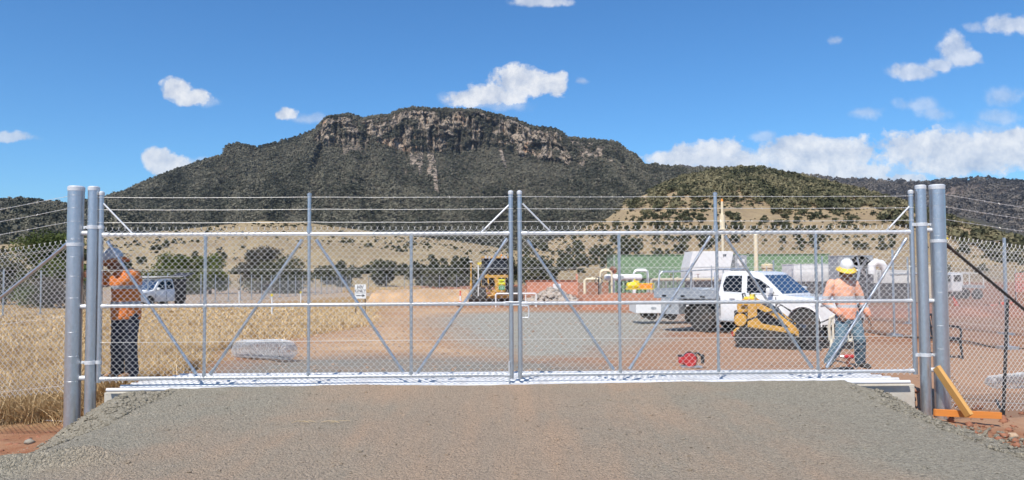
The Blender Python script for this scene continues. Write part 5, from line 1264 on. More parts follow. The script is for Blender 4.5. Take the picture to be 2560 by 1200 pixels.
m = MB(); m.cyl((.3, -.5, 1.0), (-.9, -.9, 1.9), .04); m.tube([(.2, -.3, 1.4), (-.3, -.6, 1.1), (-.9, -.8, 1.4)], .03, 6); m.tube([(.2, .3, 1.4), (-.3, .6, 1.1), (-.9, .8, 1.4)], .03, 6); m.build('hydraulic_lines', M['darksteel'], GR)
# ------------------------------------------------------------------ small site things
def put(root, px, Y, dz=0.0, py=760):
    p = at(px, py, Y); root.location = (p.x, p.y, gz(p.x, p.y)+dz); return root
# pipe barrier
B = thing('pipe_barrier', 'low white pipe barrier standing in front of the grader', 'barrier'); put(B, 1290, 47)
m = MB(); m.tube([(-1.28, 0, -.1), (-1.28, 0, .80), (-1.22, 0, .86), (1.22, 0, .86), (1.28, 0, .80), (1.28, 0, -.1)], .05, 8); m.build('frame', M['white'], B, True)
m = MB(); m.cyl((.62, 0, .0), (.62, 0, .86), .03, n=8); m.build('middle_leg', M['white'], B, True)
# HV ONLY sign
S = thing('direction_sign', 'white sign reading HV ONLY with a black arrow, on two legs in dry grass', 'sign'); put(S, 901, 35)
sz = lambda py: 1.5-(py-677)*35/1848-S.location.z
m = MB(); zt, zb_ = sz(711), sz(746); hw_ = 14*35/1848; m.box((0, 0, (zt+zb_)/2), (2*hw_, .012, zt-zb_), bev=.004); m.build('panel', M['white'], S)
for x in (-.22, .22): m = MB(); m.box((x, .03, sz(790)/2+zb_/2), (.04, .04, zb_-sz(790)+.2)); m.build('leg', M['darksteel'], S)
text('sign_text', 'HV', .23, M['black'], S, (0, -.012, zt-.13), (R(90), 0, 0)); text('sign_text', 'ONLY', .19, M['black'], S, (0, -.012, zt-.31), (R(90), 0, 0))
m = MB(); za = zb_+.14; m.box((-.05, -.010, za), (.32, .008, .035)); m.prism([(.09, za-.07), (.22, za), (.09, za+.07)], -.014, -.006); m.box((0, -.009, zb_+.245), (2*hw_-.04, .006, .008)); m.build('sign_arrow', M['black'], S)
# delineators and pegs
def delin(px, Y, H, label, cap):
    t_ = thing('marker_post', label, 'post'); put(t_, px, Y); m = MB(); m.cyl((0, 0, -.1), (0, 0, H), .035, n=10); m.build('post', M['white'], t_, True); m = MB(); m.cyl((0, 0, H-.02), (0, 0, H+.10), .06, n=10); m.build('cap', cap, t_, True)
delin(680, 36, .95, 'yellow-capped marker post in tall dry grass, nearer of the two', M['brightyellow'])
delin(752, 48, .95, 'yellow-capped marker post on the pale ground, farther of the two', M['brightyellow'])
delin(598, 46, 1.0, 'plain white marker post without yellow cap on the pale ground', M['white'])
t_ = thing('bollard', 'red and white striped bollard standing left of the grader', 'bollard'); put(t_, 1151, 48)
for k, c_ in enumerate(('orange', 'white', 'orange')):
    m = MB(); m.cyl((0, 0, .05+k*.32), (0, 0, .37+k*.32), .07-.008*k, .062-.008*k, n=12); m.build('sleeve', simple('bollard_red_%d' % k, (.70, .09, .04), .5) if c_ == 'orange' else M['white'], t_, True)
m = MB(); m.lathe([(.22, 0), (.22, .04), (.09, .07)], (0, 0, 0), n=8); m.build('base', M['rubber'], t_, True)
def cone(px, Y, label, rot):
    c = thing('traffic_cone', label, 'traffic cone'); put(c, px, Y, .10); c.rotation_euler = rot
    m = MB(); m.lathe([(.13, 0), (.03, .62), (.02, .64)], (0, 0, .02), n=16); m.build('cone', simple('cone_red', (.75, .10, .04), .5), c, True)
    m = MB(); m.lathe([(.095, .22), (.062, .38)], (0, 0, .02), n=16); m.build('band', M['white'], c, True)
    m = MB(); m.box((0, 0, .01), (.34, .34, .035), bev=.01); m.build('foot', M['rubber'], c)
cone(2392, 40, 'red traffic cone leaning over beside the small white truck at right', (R(15), R(-28), 0))
cone(2468, 38, 'orange traffic cone lying on its side near the right edge', (R(10), R(75), .4))
cone(2500, 44, 'farther orange traffic cone fallen behind the one at the right edge', (R(80), 0, 1.2))
# chairs
def plastic_chair(px, Y, rz, mat, label, s=1.0):
    c = thing('plastic_chair', label, 'chair', rz=rz); put(c, px, Y); c.scale = (s, s, s)
    m = MB(); m.box((0, 0, .43), (.44, .42, .025), bev=.01); m.box((0, -.21, .41), (.44, .02, .05)); m.build('seat', mat, c)
    for x, y in ((-.20, -.20), (.20, -.20), (-.19, .22), (.19, .22)): m = MB(); m.cyl((x*1.15, y*1.15, 0), (x, y, .43), .018, .032, n=10); m.build('leg', mat, c, True)
    m = MB(); n = 9
    for k in range(5):
        x = -.16+.08*k; m.box((x, .235+.02, .66), (.036, .018, .42), rot=Matrix.Rotation(R(-10), 3, 'X'))
    m.tube([(-.22, .21, .43), (-.225, .25, .66), (-.20, .29, .84), (-.12, .30, .89), (.12, .30, .89), (.20, .29, .84), (.225, .25, .66), (.22, .21, .43)], .026, 8); m.build('backrest', mat, c, True)
    for sg in (-1, 1): m = MB(); m.tube([(sg*.23, .22, .66), (sg*.26, .05, .66), (sg*.26, -.15, .65), (sg*.23, -.21, .58), (sg*.22, -.21, .43)], .022, 8); m.build('armrest', mat, c, True)
    return c
plastic_chair(2106, 13.6, R(155), simple('cream_plastic', (.80, .74, .60), .45), 'cream plastic garden chair standing behind the man in pink')
plastic_chair(2357, 14.6, R(15), simple('dark_plastic_chair', (.03, .03, .035), .5), 'dark plastic chair half hidden behind the thick right post', .95)
# red cut-off saw and drill
s_ = thing('circular_saw', 'red power saw lying on the earth just inside the gate', 'power saw', rz=R(-10)); put(s_, 1726, 12.35, .0); s_.scale = (1.15, 1.15, 1.15)
m = MB(); m.lathe([(.09, -.05), (.10, -.03), (.10, .03), (.08, .05)], (-.02, 0, .10), (0, 1, 0), 18); m.build('blade_guard', M['red'], s_, True)
m = MB(); m.cyl((-.02, .062, .10), (-.02, .058, .10), .115, n=24); m.build('blade', M['darksteel'], s_, True)
m = MB(); m.box((-.10, .05, .09), (.16, .12, .10), bev=.02); m.build('motor', M['red'], s_); m = MB(); m.box((-.14, .05, .15), (.10, .08, .03), bev=.01); m.build('battery', M['black'], s_)
m = MB(); m.box((.16, 0, .12), (.05, .06, .12), bev=.012); m.build('front_knob', M['black'], s_)
m = MB(); m.tube([(.02, .02, .18), (.10, .02, .20), (.16, .02, .14), (.16, .02, .05)], .018, 8); m.build('handle', M['black'], s_, True)
m = MB(); m.box((0, -.01, .006), (.30, .14, .012)); m.build('base_plate', M['alu'], s_)
d_ = thing('cordless_drill', 'red cordless drill standing on its battery at the feet of the man in pink', 'drill', rz=R(-8)); put(d_, 2118, 11.6, .0)
m = MB(); m.box((0, 0, .03), (.13, .085, .055), bev=.01); m.build('battery', M['black'], d_); m = MB(); m.cyl((.0, 0, .05), (-.01, 0, .19), .026, .028, n=12); m.build('grip', M['rust'], d_, True)
m = MB(); m.cyl((.07, 0, .215), (-.07, 0, .215), .035, .036, n=14); m.build('motor_housing', M['red'], d_, True); m = MB(); m.cyl((-.07, 0, .215), (-.12, 0, .215), .03, .018, n=12); m.cyl((-.12, 0, .215), (-.24, 0, .215), .006, n=8); m.build('chuck', M['chrome'], d_, True)
M['rollshaded'] = simple('roll_wire_shaded', (.22, .23, .25), .6, .0, .4, 12)  # same wire painted darker: shade inside the roll put into the colour
M['rollwire'] = simple('roll_wire', (.60, .62, .64), .6, .0, .4, 12)
# rolls of chain-link
def mesh_roll(px, py, Y, L, rad, rz, label, seed):
    root = thing('mesh_roll', label, 'wire mesh roll', rz=rz); put(root, px, Y, rad*.9); rg = random.Random(seed)
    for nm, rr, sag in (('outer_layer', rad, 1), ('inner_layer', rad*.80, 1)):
        m = MB(); nseg = 28 if nm == 'outer_layer' else 18; N = int(L/.032)
        for i in range(N):
            x0 = -L/2+L*i/N; pts = []
            for k in range(nseg):
                a = 2*math.pi*k/nseg; jag = (.028 if (k+i) % 2 else -.028); r_ = rr*(1+.05*math.sin(3*a+x0*4))+rg.uniform(-.006, .006)
                pts.append((x0+jag, math.cos(a)*r_, math.sin(a)*r_*.88+.05*math.sin(x0*1.8+.5)))
            m.tube(pts, .0034, 3, closed=True)
        m.build(nm, M['rollwire'] if nm == 'outer_layer' else M['rollshaded'], root)
    for e in (-L/2-.02, L/2+.02):
        m = MB()
        for q in range(3, 14):
            rr = rad*q/14; m.tube([(e+rg.uniform(-.015, .015), math.cos(a)*rr, math.sin(a)*rr*.88+.05*math.sin(e*1.8+.5)) for a in np.linspace(0, 6.1, 16)], .0032, 3)
        m.build('end_coil', M['rollwire'], root)
    return root
mesh_roll(660, 870, 14.3, 1.75, .20, R(-42), 'big silver roll of chain-link mesh at the edge of the dry grass', 2)
mesh_roll(2600, 935, 12.6, 1.9, .15, R(8), 'silver roll of chain-link mesh lying on red soil at the right edge', 5)
# ------------------------------------------------------------------ plant and containers on the compound
def bx(px0, px1, py_t, Y, depth, z0=None):
    """real box spanning photo columns px0..px1 at distance Y, top at photo row py_t; returns centre, size"""
    a, b_ = at(px0, 690, Y), at(px1, 690, Y); zt = at((px0+px1)/2, py_t, Y).z; g_ = float(h_ground((a.x+b_.x)/2, Y)) if z0 is None else z0
    return Vector(((a.x+b_.x)/2, Y+depth/2, g_)), (b_.x-a.x, depth, zt-g_)
c, s = bx(1533, 2075, 637, 78, 5.0); T = thing('green_shed', 'long green ribbed metal shed behind the white truck and pipework', 'shed', c)
m = MB(); zr = s[2]*.42; m.box((0, 0, (s[2]+zr)/2), (s[0], s[1], s[2]-zr)); nr_ = int(s[0]/.42)
for i in range(nr_): m.box((-s[0]/2+(i+.5)*s[0]/nr_, -s[1]/2-.02, (s[2]+zr)/2), (.20, .06, s[2]-zr-.06))
m.build('upper_wall', M['green'], T)
m = MB(); m.box((0, .25, zr/2-.1), (s[0]-.3, s[1]-.5, zr-.15))
for i in range(nr_): m.box((-s[0]/2+(i+.5)*s[0]/nr_, -s[1]/2-.0, zr/2-.1), (.20, .06, zr-.3))
m.build('lower_wall', M['green'], T)
m = MB(); m.box((0, 0, zr-.06), (s[0]+.1, s[1]-.3, .10)); m.build('ledge', M['darksteel'], T)
m = MB(); m.box((0, 0, s[2]+.03), (s[0]+.2, s[1]+.2, .06)); m.build('roof', M['green'], T)
for x in np.linspace(-s[0]/2+.1, s[0]/2-.1, 4): m = MB(); m.box((x, -s[1]/2-.06, s[2]/2), (.10, .08, s[2])); m.build('corner_trim', M['greypaint'], T)
def stack(px, Y, pyt, r, label, cap, collar=None):
    p = at(px, 690, Y); z0 = float(h_ground(p.x, Y)); t_ = thing('vent_stack', label, 'vent stack', (p.x, Y, z0)); H = at(px, pyt, Y).z-z0
    m = MB(); m.cyl((0, 0, 0), (0, 0, H), r, r*.9, n=14); m.build('pipe', M['cream'], t_, True)
    if collar: m = MB(); m.cyl((0, 0, H*collar[0]), (0, 0, H*collar[1]), r*1.9, n=14); m.lathe([(r*2.6, 0), (r*2.6, .08)], (0, 0, H*collar[0]), n=14); m.build('silencer', M['cream'], t_, True)
    m = MB(); m.cyl((0, 0, H-.02), (0, 0, H+.22), r*1.0, r*.5, n=12); m.build('tip', cap, t_, True)
stack(1808, 70, 503, .13, 'tall cream vent stack with orange tip rising above the white enclosure', M['orange'], (.70, .86))
stack(1891, 72, 588, .22, 'shorter thick cream vent stack right of the white enclosure', M['cream'])
# white enclosure
c, s = bx(1722, 1835, 628, 62, 3.0); T = thing('equipment_enclosure', 'tall white equipment enclosure with sloping sides above the truck tray', 'enclosure', c); w_, h_ = s[0]/2, s[2]; zb = h_-72*62/1848
m = MB(); m.prism([(-w_*1.0, zb), (-w_*.98, zb+(h_-zb)*.45), (-w_*.80, h_), (w_*.88, h_), (w_, h_*.975), (w_*.86, zb+(h_-zb)*.45), (w_*.86, zb)], -1.5, 1.5); m.build('housing', M['white'], T, bevel=.03)
m = MB(); m.box((-.05, -1.52, zb+(h_-zb)*.45), (w_*1.75, .03, .03)); m.build('seam', M['greypaint'], T)
m = MB(); m.box((w_*.60, -1.53, h_-.28), (.28, .02, .05)); m.box((w_*.60, -1.53, h_-.38), (.22, .02, .05)); m.box((w_*.60-.11, -1.53, h_-.38), (.04, .02, .22)); m.build('emblem', M['black'], T)
m = MB(); m.box((0, 0, zb/2), (w_*1.7, 2.6, zb)); m.build('skid', M['darksteel'], T)
c, s = bx(1838, 1868, 638, 64, 1.2); o = MB(); T = thing('control_cabinet', 'small grey control cabinet between the white enclosure and the cream stack', 'cabinet', c)
o.box((0, 0, s[2]/2), s, bev=.02); o.build('box', M['greypaint'], T); m = MB(); m.box((.0, -s[1]/2-.012, s[2]-.62), (s[0]*.6, .02, .55)); m.build('door', M['white'], T); m = MB(); m.box((0, -s[1]/2-.012, .5), (s[0]*.8, .02, .5)); m.build('vent', M['black'], T)
# cream tank
c, s = bx(1916, 1948, 662, 50, 1.0); T = thing('cream_tank', 'small cream tank with a lid standing behind the truck windscreen', 'tank', c)
m = MB(); r_ = s[0]/2; m.lathe([(r_*.8, 0), (r_*.85, s[2]*.9), (r_, s[2]*.92), (r_, s[2]), (r_*.2, s[2]+.06)], (0, .5, 0), n=20); m.build('shell', simple('beige_tank', (.72, .58, .36), .6), T, True); m = MB(); m.tube([(-r_, .5, s[2]+.0), (0, .5, s[2]+.14), (r_, .5, s[2])], .02, 6); m.build('handle', M['cream'], T)
# white container with generator
def container(px0, px1, pyt, Y, D, label, mat, name='site_container', off=0.0, pyb=None):
    c, s = bx(px0, px1, pyt, Y, D); T = thing(name, label, 'container', c); z0 = 0.0 if pyb is None else at(px0, pyb, Y).z-c.z
    m = MB(); m.box((0, 0, (s[2]+z0)/2), (s[0], s[1], s[2]-z0), bev=.02); m.build('body', mat, T)
    m = MB()
    for x in np.arange(-s[0]/2+.3, s[0]/2-.1, .35): m.box((x, -s[1]/2-.004, (s[2]+z0)/2), (.12, .02, (s[2]-z0)*.86))
    m.build('ribs', mat, T)
    if z0 > .15: m = MB(); m.box((0, 0, z0/2), (s[0]*.9, s[1]*.8, z0)); m.build('skid', M['darksteel'], T)
    m = MB(); m.box((0, 0, s[2]+.02), (s[0]+.06, s[1]+.06, .05)); m.build('roof', mat, T); return T, s, z0
container(1985, 2110, 661, 54, 2.4, 'long white container behind the truck bonnet, grey panel at its left', M['white'], pyb=704)
container(2183, 2286, 677, 52, 2.4, 'low white container left of the right hinge post', M['white'], pyb=708)
container(2319, 2333, 664, 50, 2.4, 'narrow beige container glimpsed between the two right posts', simple('beige_container', (.68, .60, .44), .6))
T, s, z0 = container(2096, 2184, 640, 51, 1.6, 'grey generator enclosure with a big round fan behind the hard hat', M['greypaint'], 'generator', pyb=706)
fc = Vector((at(2140, 671, 51).x-T.location.x, -1.33, at(2140, 671, 51).z-T.location.z)); rf = 31*51/1848
m = MB(); m.lathe([(rf, 0), (rf*1.03, .05), (rf*.95, .08), (rf*.93, 0)], fc, (0, -1, 0), 32); m.build('fan_ring', M['black'], T, True)
m = MB(); m.cyl(fc+Vector((0, .0, 0)), fc+Vector((0, .02, 0)), rf*.93, n=32); m.build('fan_backing', M['black'], T)
m = MB()
for k in range(7):
    a = 2*math.pi*k/7; v = Vector((math.cos(a), 0, math.sin(a))); m.box(fc+v*rf*.5+Vector((0, -.03, 0)), (rf*.85, .02, .16), rot=Matrix.Rotation(-a, 3, 'Y') @ Matrix.Rotation(R(25), 3, 'X'))
m.lathe([(.12, 0), (.12, .08)], fc, (0, -1, 0), 12); m.build('fan_blades', M['alu'], T)
p = at(2196, 670, 50); T2 = thing('exhaust_silencer', 'white curved exhaust silencer beside the generator fan', 'silencer', (p.x, p.y, float(h_ground(p.x, p.y)))); zz = p.z-T2.location.z
m = MB(); m.tube([(-.45, 0, zz-.4), (-.45, 0, zz+.2), (-.2, 0, zz+.4), (.2, 0, zz+.3), (.45, 0, zz-.1), (.5, 0, zz-.6)], .26, 12); m.build('silencer', M['white'], T2, True); m = MB(); m.cyl((0, 0, 0), (0, 0, zz-.3), .07); m.build('support', M['greypaint'], T2)
m = MB(); m.cyl((.5, 0, zz-.45), (2.6, 0, zz-.40), .09, n=10); m.build('exhaust_pipe', M['greypaint'], T2, True)
# pipework skid
YP = 60.0
def wp_(px, py): p = at(px, py, YP); return p
T = thing('pressure_vessel', 'horizontal white pressure vessel on a skid, cream pipe hoops at both ends', 'pressure vessel', (wp_(1558, 700).x, YP, float(h_ground(wp_(1558, 700).x, YP)))); O_ = T.location
a, b_ = wp_(1514, 694)-O_, wp_(1602, 693)-O_; r_ = 8.2*YP/1848; Lq = b_.x-a.x
m = MB(); m.lathe([(.02, -.12), (r_*.6, -.10), (r_*.92, -.03), (r_, .06), (r_, Lq-.06), (r_*.92, Lq+.03), (r_*.6, Lq+.10), (.02, Lq+.12)], a, (1, 0, 0), 22); m.build('vessel', M['white'], T, True)
for f in (.2, .8): m = MB(); q = a.lerp(b_, f); m.box((q.x, q.y, q.z/2-.1), (.22, .4, q.z-r_*.8)); m.build('saddle', M['white'], T)
m = MB(); m.box(((a.x+b_.x)/2, 0, .25), (Lq+.8, .9, .12)); m.build('skid', M['darksteel'], T)
m = MB(); q = a.lerp(b_, .45); m.lathe([(.17, 0), (.17, .03), (.13, .035)], q+Vector((0, -r_-.0, 0)), (0, -1, 0), 16); m.build('manway', M['greypaint'], T, True)
def hoop(px0, px1, pyt, dy, label, mat):
    A = wp_(px0, 705); B_ = wp_(px1, 705); zt = wp_((px0+px1)/2, pyt).z; t_ = thing('pipe_hoop', label, 'pipework', (A.x, YP+dy, float(h_ground(A.x, YP)))); H = zt-t_.location.z; L_ = B_.x-A.x
    m = MB(); m.tube([(0, 0, 0), (0, 0, H-.25), (.08, 0, H-.08), (.25, 0, H), (L_-.25, 0, H), (L_-.08, 0, H-.08), (L_, 0, H-.25), (L_, 0, 0)], .085, 10); m.build('pipe', mat, t_, True)
    m = MB(); [m.lathe([(.15, -.04), (.15, .04)], (x, 0, h), n=12) for x in (0, L_) for h in (.5, H*.55)]; m.build('flanges', mat, t_, True)
hoop(1499, 1527, 677, -.6, 'cream pipe hoop left of the white vessel, nearer', M['cream']); hoop(1504, 1532, 674, .6, 'cream pipe hoop left of the white vessel, just behind the other', M['cream'])
hoop(1588, 1624, 677, .7, 'white pipe hoop behind the right end of the vessel', M['white']); hoop(1594, 1628, 674, 1.6, 'white pipe hoop farthest back at the right end of the vessel', M['white'])
for k, (px0, px1, py) in enumerate(((1462, 1496, 698), (1628, 1800, 699))):
    A = wp_(px0, py); B_ = wp_(px1, py); t_ = thing('pipeline', ('short cream pipe stub left of the white vessel', 'long cream pipeline running right from the vessel behind the truck tray')[k], 'pipeline', (A.x, YP, float(h_ground(A.x, YP)))); H = A.z-t_.location.z; L_ = B_.x-A.x
    m = MB(); m.tube([(0, 0, 0), (0, 0, H-.12), (.12, 0, H), (L_, 0, H)], .12, 10); m.build('pipe', M['cream'], t_, True)
    m = MB(); [m.lathe([(.2, -.05), (.2, .05)], (x, 0, H), (1, 0, 0), n=12) for x in np.arange(.6, L_, 1.5)]; m.build('flanges', M['cream'], t_, True)
    for x in np.arange(1.2, L_, 2.2):
        m = MB(); m.cyl((x, 0, 0), (x, 0, H), .06); m.build('support', M['greypaint'], t_)
        m = MB(); m.cyl((x+.4, 0, H), (x+.4, 0, H+.42), .035); m.lathe([(.18, -.015), (.18, .015)], (x+.4, 0, H+.42), n=14); m.build('valve', (M['rust'] if k else M['darksteel']), t_, True)
p = wp_(1533, 676); t_ = thing('valve_wheel', 'brown valve handwheel raised above the left end of the white vessel', 'valve', (p.x, YP, float(h_ground(p.x, YP)))); H = p.z-t_.location.z
m = MB(); m.cyl((0, 0, 0), (0, 0, H), .05); m.build('stem', M['darksteel'], t_); m = MB(); m.lathe([(.30, -.03), (.34, 0), (.30, .03), (.1, .0)], (0, 0, H), (.3, -1, .1), 18); m.build('wheel', M['rust'], t_, True)
p = wp_(1493, 696); t_ = thing('valve_wheel', 'grey spoked handwheel at the far left of the pipework', 'valve', (p.x, YP-1, float(h_ground(p.x, YP)))); H = p.z-t_.location.z+.1
m = MB(); m.cyl((0, 0, 0), (0, 0, H), .05); m.build('stem', M['darksteel'], t_); m = MB(); n = 20; m.tube([(math.cos(a)*.30, 0, H-.3+math.sin(a)*.30) for a in np.linspace(0, 6.28, 20)], .035, 6); [m.cyl((0, 0, H-.3), (math.cos(a)*.3, 0, H-.3+math.sin(a)*.3), .02, n=6) for a in np.linspace(0, 5.0, 5)]; m.build('wheel', M['darksteel'], t_, True)
# yellow pump and orange trough
c, s = bx(1570, 1600, 705, 46, .9); T = thing('yellow_pump', 'bright yellow pump unit on the dirt bank before the white vessel', 'pump', (c.x, c.y, at(1585, 724, 46).z))
m = MB(); m.lathe([(.12, -.35), (.22, -.28), (.24, .0), (.20, .30), (.1, .34)], (-.05, 0, .24), (1, 0, .1), 18); m.build('casing', M['brightyellow'], T, True); m = MB(); m.box((.25, 0, .35), (.22, .4, .40), bev=.04); m.cyl((.1, 0, .3), (.1, 0, .66), .05); m.box((0, 0, .03), (.9, .5, .06)); m.build('mount', M['brightyellow'], T)
c, s = bx(1598, 1635, 710, 46, .8); T = thing('orange_bin', 'orange open-sided steel bin right of the yellow pump', 'bin', (c.x, c.y, at(1616, 724, 46).z))
m = MB(); m.box((0, .3, .2), (s[0], .03, .38)); m.build('back', M['orange'], T); m = MB(); m.box((0, -.3, .03), (s[0], .04, .05)); m.box((0, -.3, .38), (s[0], .04, .04)); [m.box((x, -.3, .2), (.04, .04, .38)) for x in (-s[0]/2, s[0]/2)]; m.box((0, 0, .02), (s[0], .6, .03)); m.build('frame', M['brightyellow'], T)
# skip bin, rubble, dirt banks
c, s = bx(1316, 1440, 703, 56, 2.2, z0=at(1370, 738, 56).z); T = thing('skip_bin', 'long faded orange skip bin with a white label, rubble heaped before it', 'skip bin', c)
m = MB(); m.prism([(-s[0]/2, .05), (-s[0]/2, s[2]), (s[0]/2, s[2]), (s[0]/2, .05)], -1.1, -1.05); m.prism([(-s[0]/2, .05), (-s[0]/2, s[2]), (s[0]/2, s[2]), (s[0]/2, .05)], 1.05, 1.1); m.box((-s[0]/2, 0, s[2]/2), (.05, 2.2, s[2])); m.box((s[0]/2, 0, s[2]/2), (.05, 2.2, s[2])); m.box((0, 0, .08), (s[0], 2.1, .06)); m.build('bin_walls', M['salmon'], T)
m = MB(); [m.box((0, y, s[2]+.02), (s[0]+.1, .10, .08)) for y in (-1.08, 1.08)]; m.build('rim', M['rust'], T)
m = MB(); m.box((s[0]/2+.06, -1.05, s[2]/2+.25), (.16, .16, s[2]+.6)); m.build('end_post', M['salmon'], T)
m = MB(); m.box((s[0]*.10+.05, -1.115, s[2]*.62), (.60, .01, .42)); m.build('label_panel', M['white'], T)
def bank(name, label, pix, Y, d, H, col, seed, kind=None):
    """low earth bank: a lumpy long mound at its real distance"""
    a, b_ = at(pix[0], 700, Y), at(pix[1], 700, Y); n1, n2 = 90, 26; u = np.linspace(0, 1, n1)[:, None]; v = np.linspace(-1, 1, n2)[None]
    x = a.x+(b_.x-a.x)*u+0*v; y = Y+d*v/2+0*u; g_ = h_ground(x, y); e = sstep(0, .06, u)*(1-sstep(.94, 1, u)); pr = np.clip((1-v**2)*1.9, 0, 1)**.8
    z = g_-.05+H*e*pr*(.72+.55*fbm(x*.5, y*.6, 3, seed))+(fbm(x*2.5, y*2.5, 3, seed+4)-.5)*.16*pr*e
    I = np.arange(n1*n2).reshape(n1, n2); qd = np.stack([I[:-1, :-1], I[1:, :-1], I[1:, 1:], I[:-1, 1:]], -1).reshape(-1, 4)
    o = npmesh(name, np.stack([x.ravel(), y.ravel(), z.ravel()], -1), [qd], col, None, True); tag(o, kind='structure'); return o
DIRT = simple('red_bank', (.33, .145, .085), .95, 0, .3, .8, .05, 4, dirt=(.42, .24, .16), dirt_amt=.6)
bank('dirt_bank', 0, (1440, 1668), 44, 4.5, .82, DIRT, 3); bank('dirt_bank', 0, (1180, 1500), 53, 3.0, .35, DIRT, 5); bank('dirt_bank', 0, (930, 1190), 62, 7, .9, simple('sandy_bank', (.46, .30, .17), .95, 0, .2, .8, .04, 4), 8)
bank('dirt_bank', 0, (2120, 2700), 33, 6.0, .35, DIRT, 11); bank('dirt_bank', 0, (1650, 2120), 38, 5.0, .6, DIRT, 14)
rg = np.random.default_rng(8); n = 420; px = rg.uniform(1312, 1455, n); Yr = rg.uniform(50.0, 53.5, n); PP = np.array([[at(a, 700, b_).x, b_, 0] for a, b_ in zip(px, Yr)]); hh_ = np.exp(-((px-1380)/48)**2)*np.exp(-((Yr-51.8)/1.4)**2)*1.05
PP[:, 2] = h_ground(PP[:, 0], PP[:, 1])+hh_*rg.uniform(.75, 1, n)+.05; rr = .07+.20*rg.random(n)**2
o = scatter_blobs('rubble', PP, np.stack([rr*1.2, rr, rr*.8], -1), simple('rubble_stone', (.42, .35, .29), .9, 0, .3, .9), ICO1, 8, .45); tag(o, kind='stuff')
# low white trailer behind the ute
c, s = bx(1589, 1735, 757, 27, 1.6, z0=at(1640, 783, 27).z); T = thing('flat_trailer', 'low white flat trailer with an oval badge behind the truck tray', 'trailer', c)
m = MB(); m.box((0, 0, s[2]/2), (s[0], 1.6, s[2]), bev=.02); m.build('deck_side', M['white'], T)
m = MB(); n = 20; m._add([Vector((-s[0]*.20+math.cos(a)*.10, -.815, s[2]*.5+math.sin(a)*.045)) for a in np.linspace(0, 6.28, n, endpoint=False)]+[Vector((-s[0]*.20+math.cos(a)*.10, -.80, s[2]*.5+math.sin(a)*.045)) for a in np.linspace(0, 6.28, n, endpoint=False)], [tuple(range(n)), tuple(range(2*n-1, n-1, -1))]+[(i, (i+1) % n, n+(i+1) % n, n+i) for i in range(n)]); m.build('oval_badge', M['greypaint'], T)
for x in (-s[0]*.22, s[0]*.12): wheel(T, (x, -.60, -.06), .20, .16, -1, M['rimgrey'], 5); wheel(T, (x, .60, -.06), .20, .16, 1, M['rimgrey'], 5)
# small white truck far right, barrier mesh, cables
c, s = bx(2380, 2462, 680, 58, 2.0); T = thing('white_truck', 'small white flat-bed truck far away beyond the right fence', 'truck', c)
m = MB(); m.box((-s[0]*.33, 0, 1.3), (s[0]*.32, 1.9, 1.5), bev=.15); m.build('cab', M['carwhite'], T); m = MB(); m.box((-s[0]*.33, -.96, 1.65), (s[0]*.22, .03, .5)); m.box((-s[0]*.5, 0, 1.65), (.03, 1.5, .5)); m.build('cab_windows', M['glass'], T)
m = MB(); m.box((s[0]*.17, 0, .98), (s[0]*.66, 1.9, .22)); m.build('flat_bed', M['greypaint'], T); m = MB(); m.tube([(-s[0]*.16, -.9, 1.1), (-s[0]*.16, -.9, 2.1), (s[0]*.48, -.9, 2.0), (s[0]*.48, -.9, 1.1)], .05, 6); m.tube([(-s[0]*.16, .9, 1.1), (-s[0]*.16, .9, 2.1), (s[0]*.48, .9, 2.0), (s[0]*.48, .9, 1.1)], .05, 6); m.build('rack', M['white'], T)
for x in (-s[0]*.33, s[0]*.30):
    for sg in (-1, 1): wheel(T, (x, sg*.8, .4), .4, .25, sg, M['rimgrey'], 5)
p = at(2551, 705, 36); T = thing('barrier_mesh', 'faded pink plastic barrier mesh strung on pegs at the right edge', 'barrier', (p.x, p.y, float(h_ground(p.x, p.y)))); H = at(2551, 684, 36).z-T.location.z
m = MB()
for z in np.linspace(H-.85, H, 8): m.tube([(x, .05*math.sin(x*2), z+.02*math.sin(x*5)) for x in np.linspace(-.25, 3, 14)], .018, 4)
for x in np.linspace(-.25, 3, 26): m.cyl((x, .05*math.sin(x*2), H-.85), (x, .05*math.sin(x*2), H), .014, n=4)
m.build('netting', simple('pink_mesh', (.72, .25, .24), .6), T)
for x in (-.25, 1.4, 3): m = MB(); m.cyl((x, 0, 0), (x, 0, H+.05), .02); m.build('peg', M['darksteel'], T)
m = MB(); pts = [ground_pt(px, py) for px, py in ((2150, 828), (2200, 836), (2240, 842), (2330, 846), (2420, 852), (2480, 866), (2600, 872))]
for p in pts: p.z = gz(p.x, p.y)+.015
m.tube(pts, .012, 6); o = m.build('black_cable', M['rubber'], None, True); tag(o, 'thin black cable snaking across the red dirt right of the man in pink', 'cable')
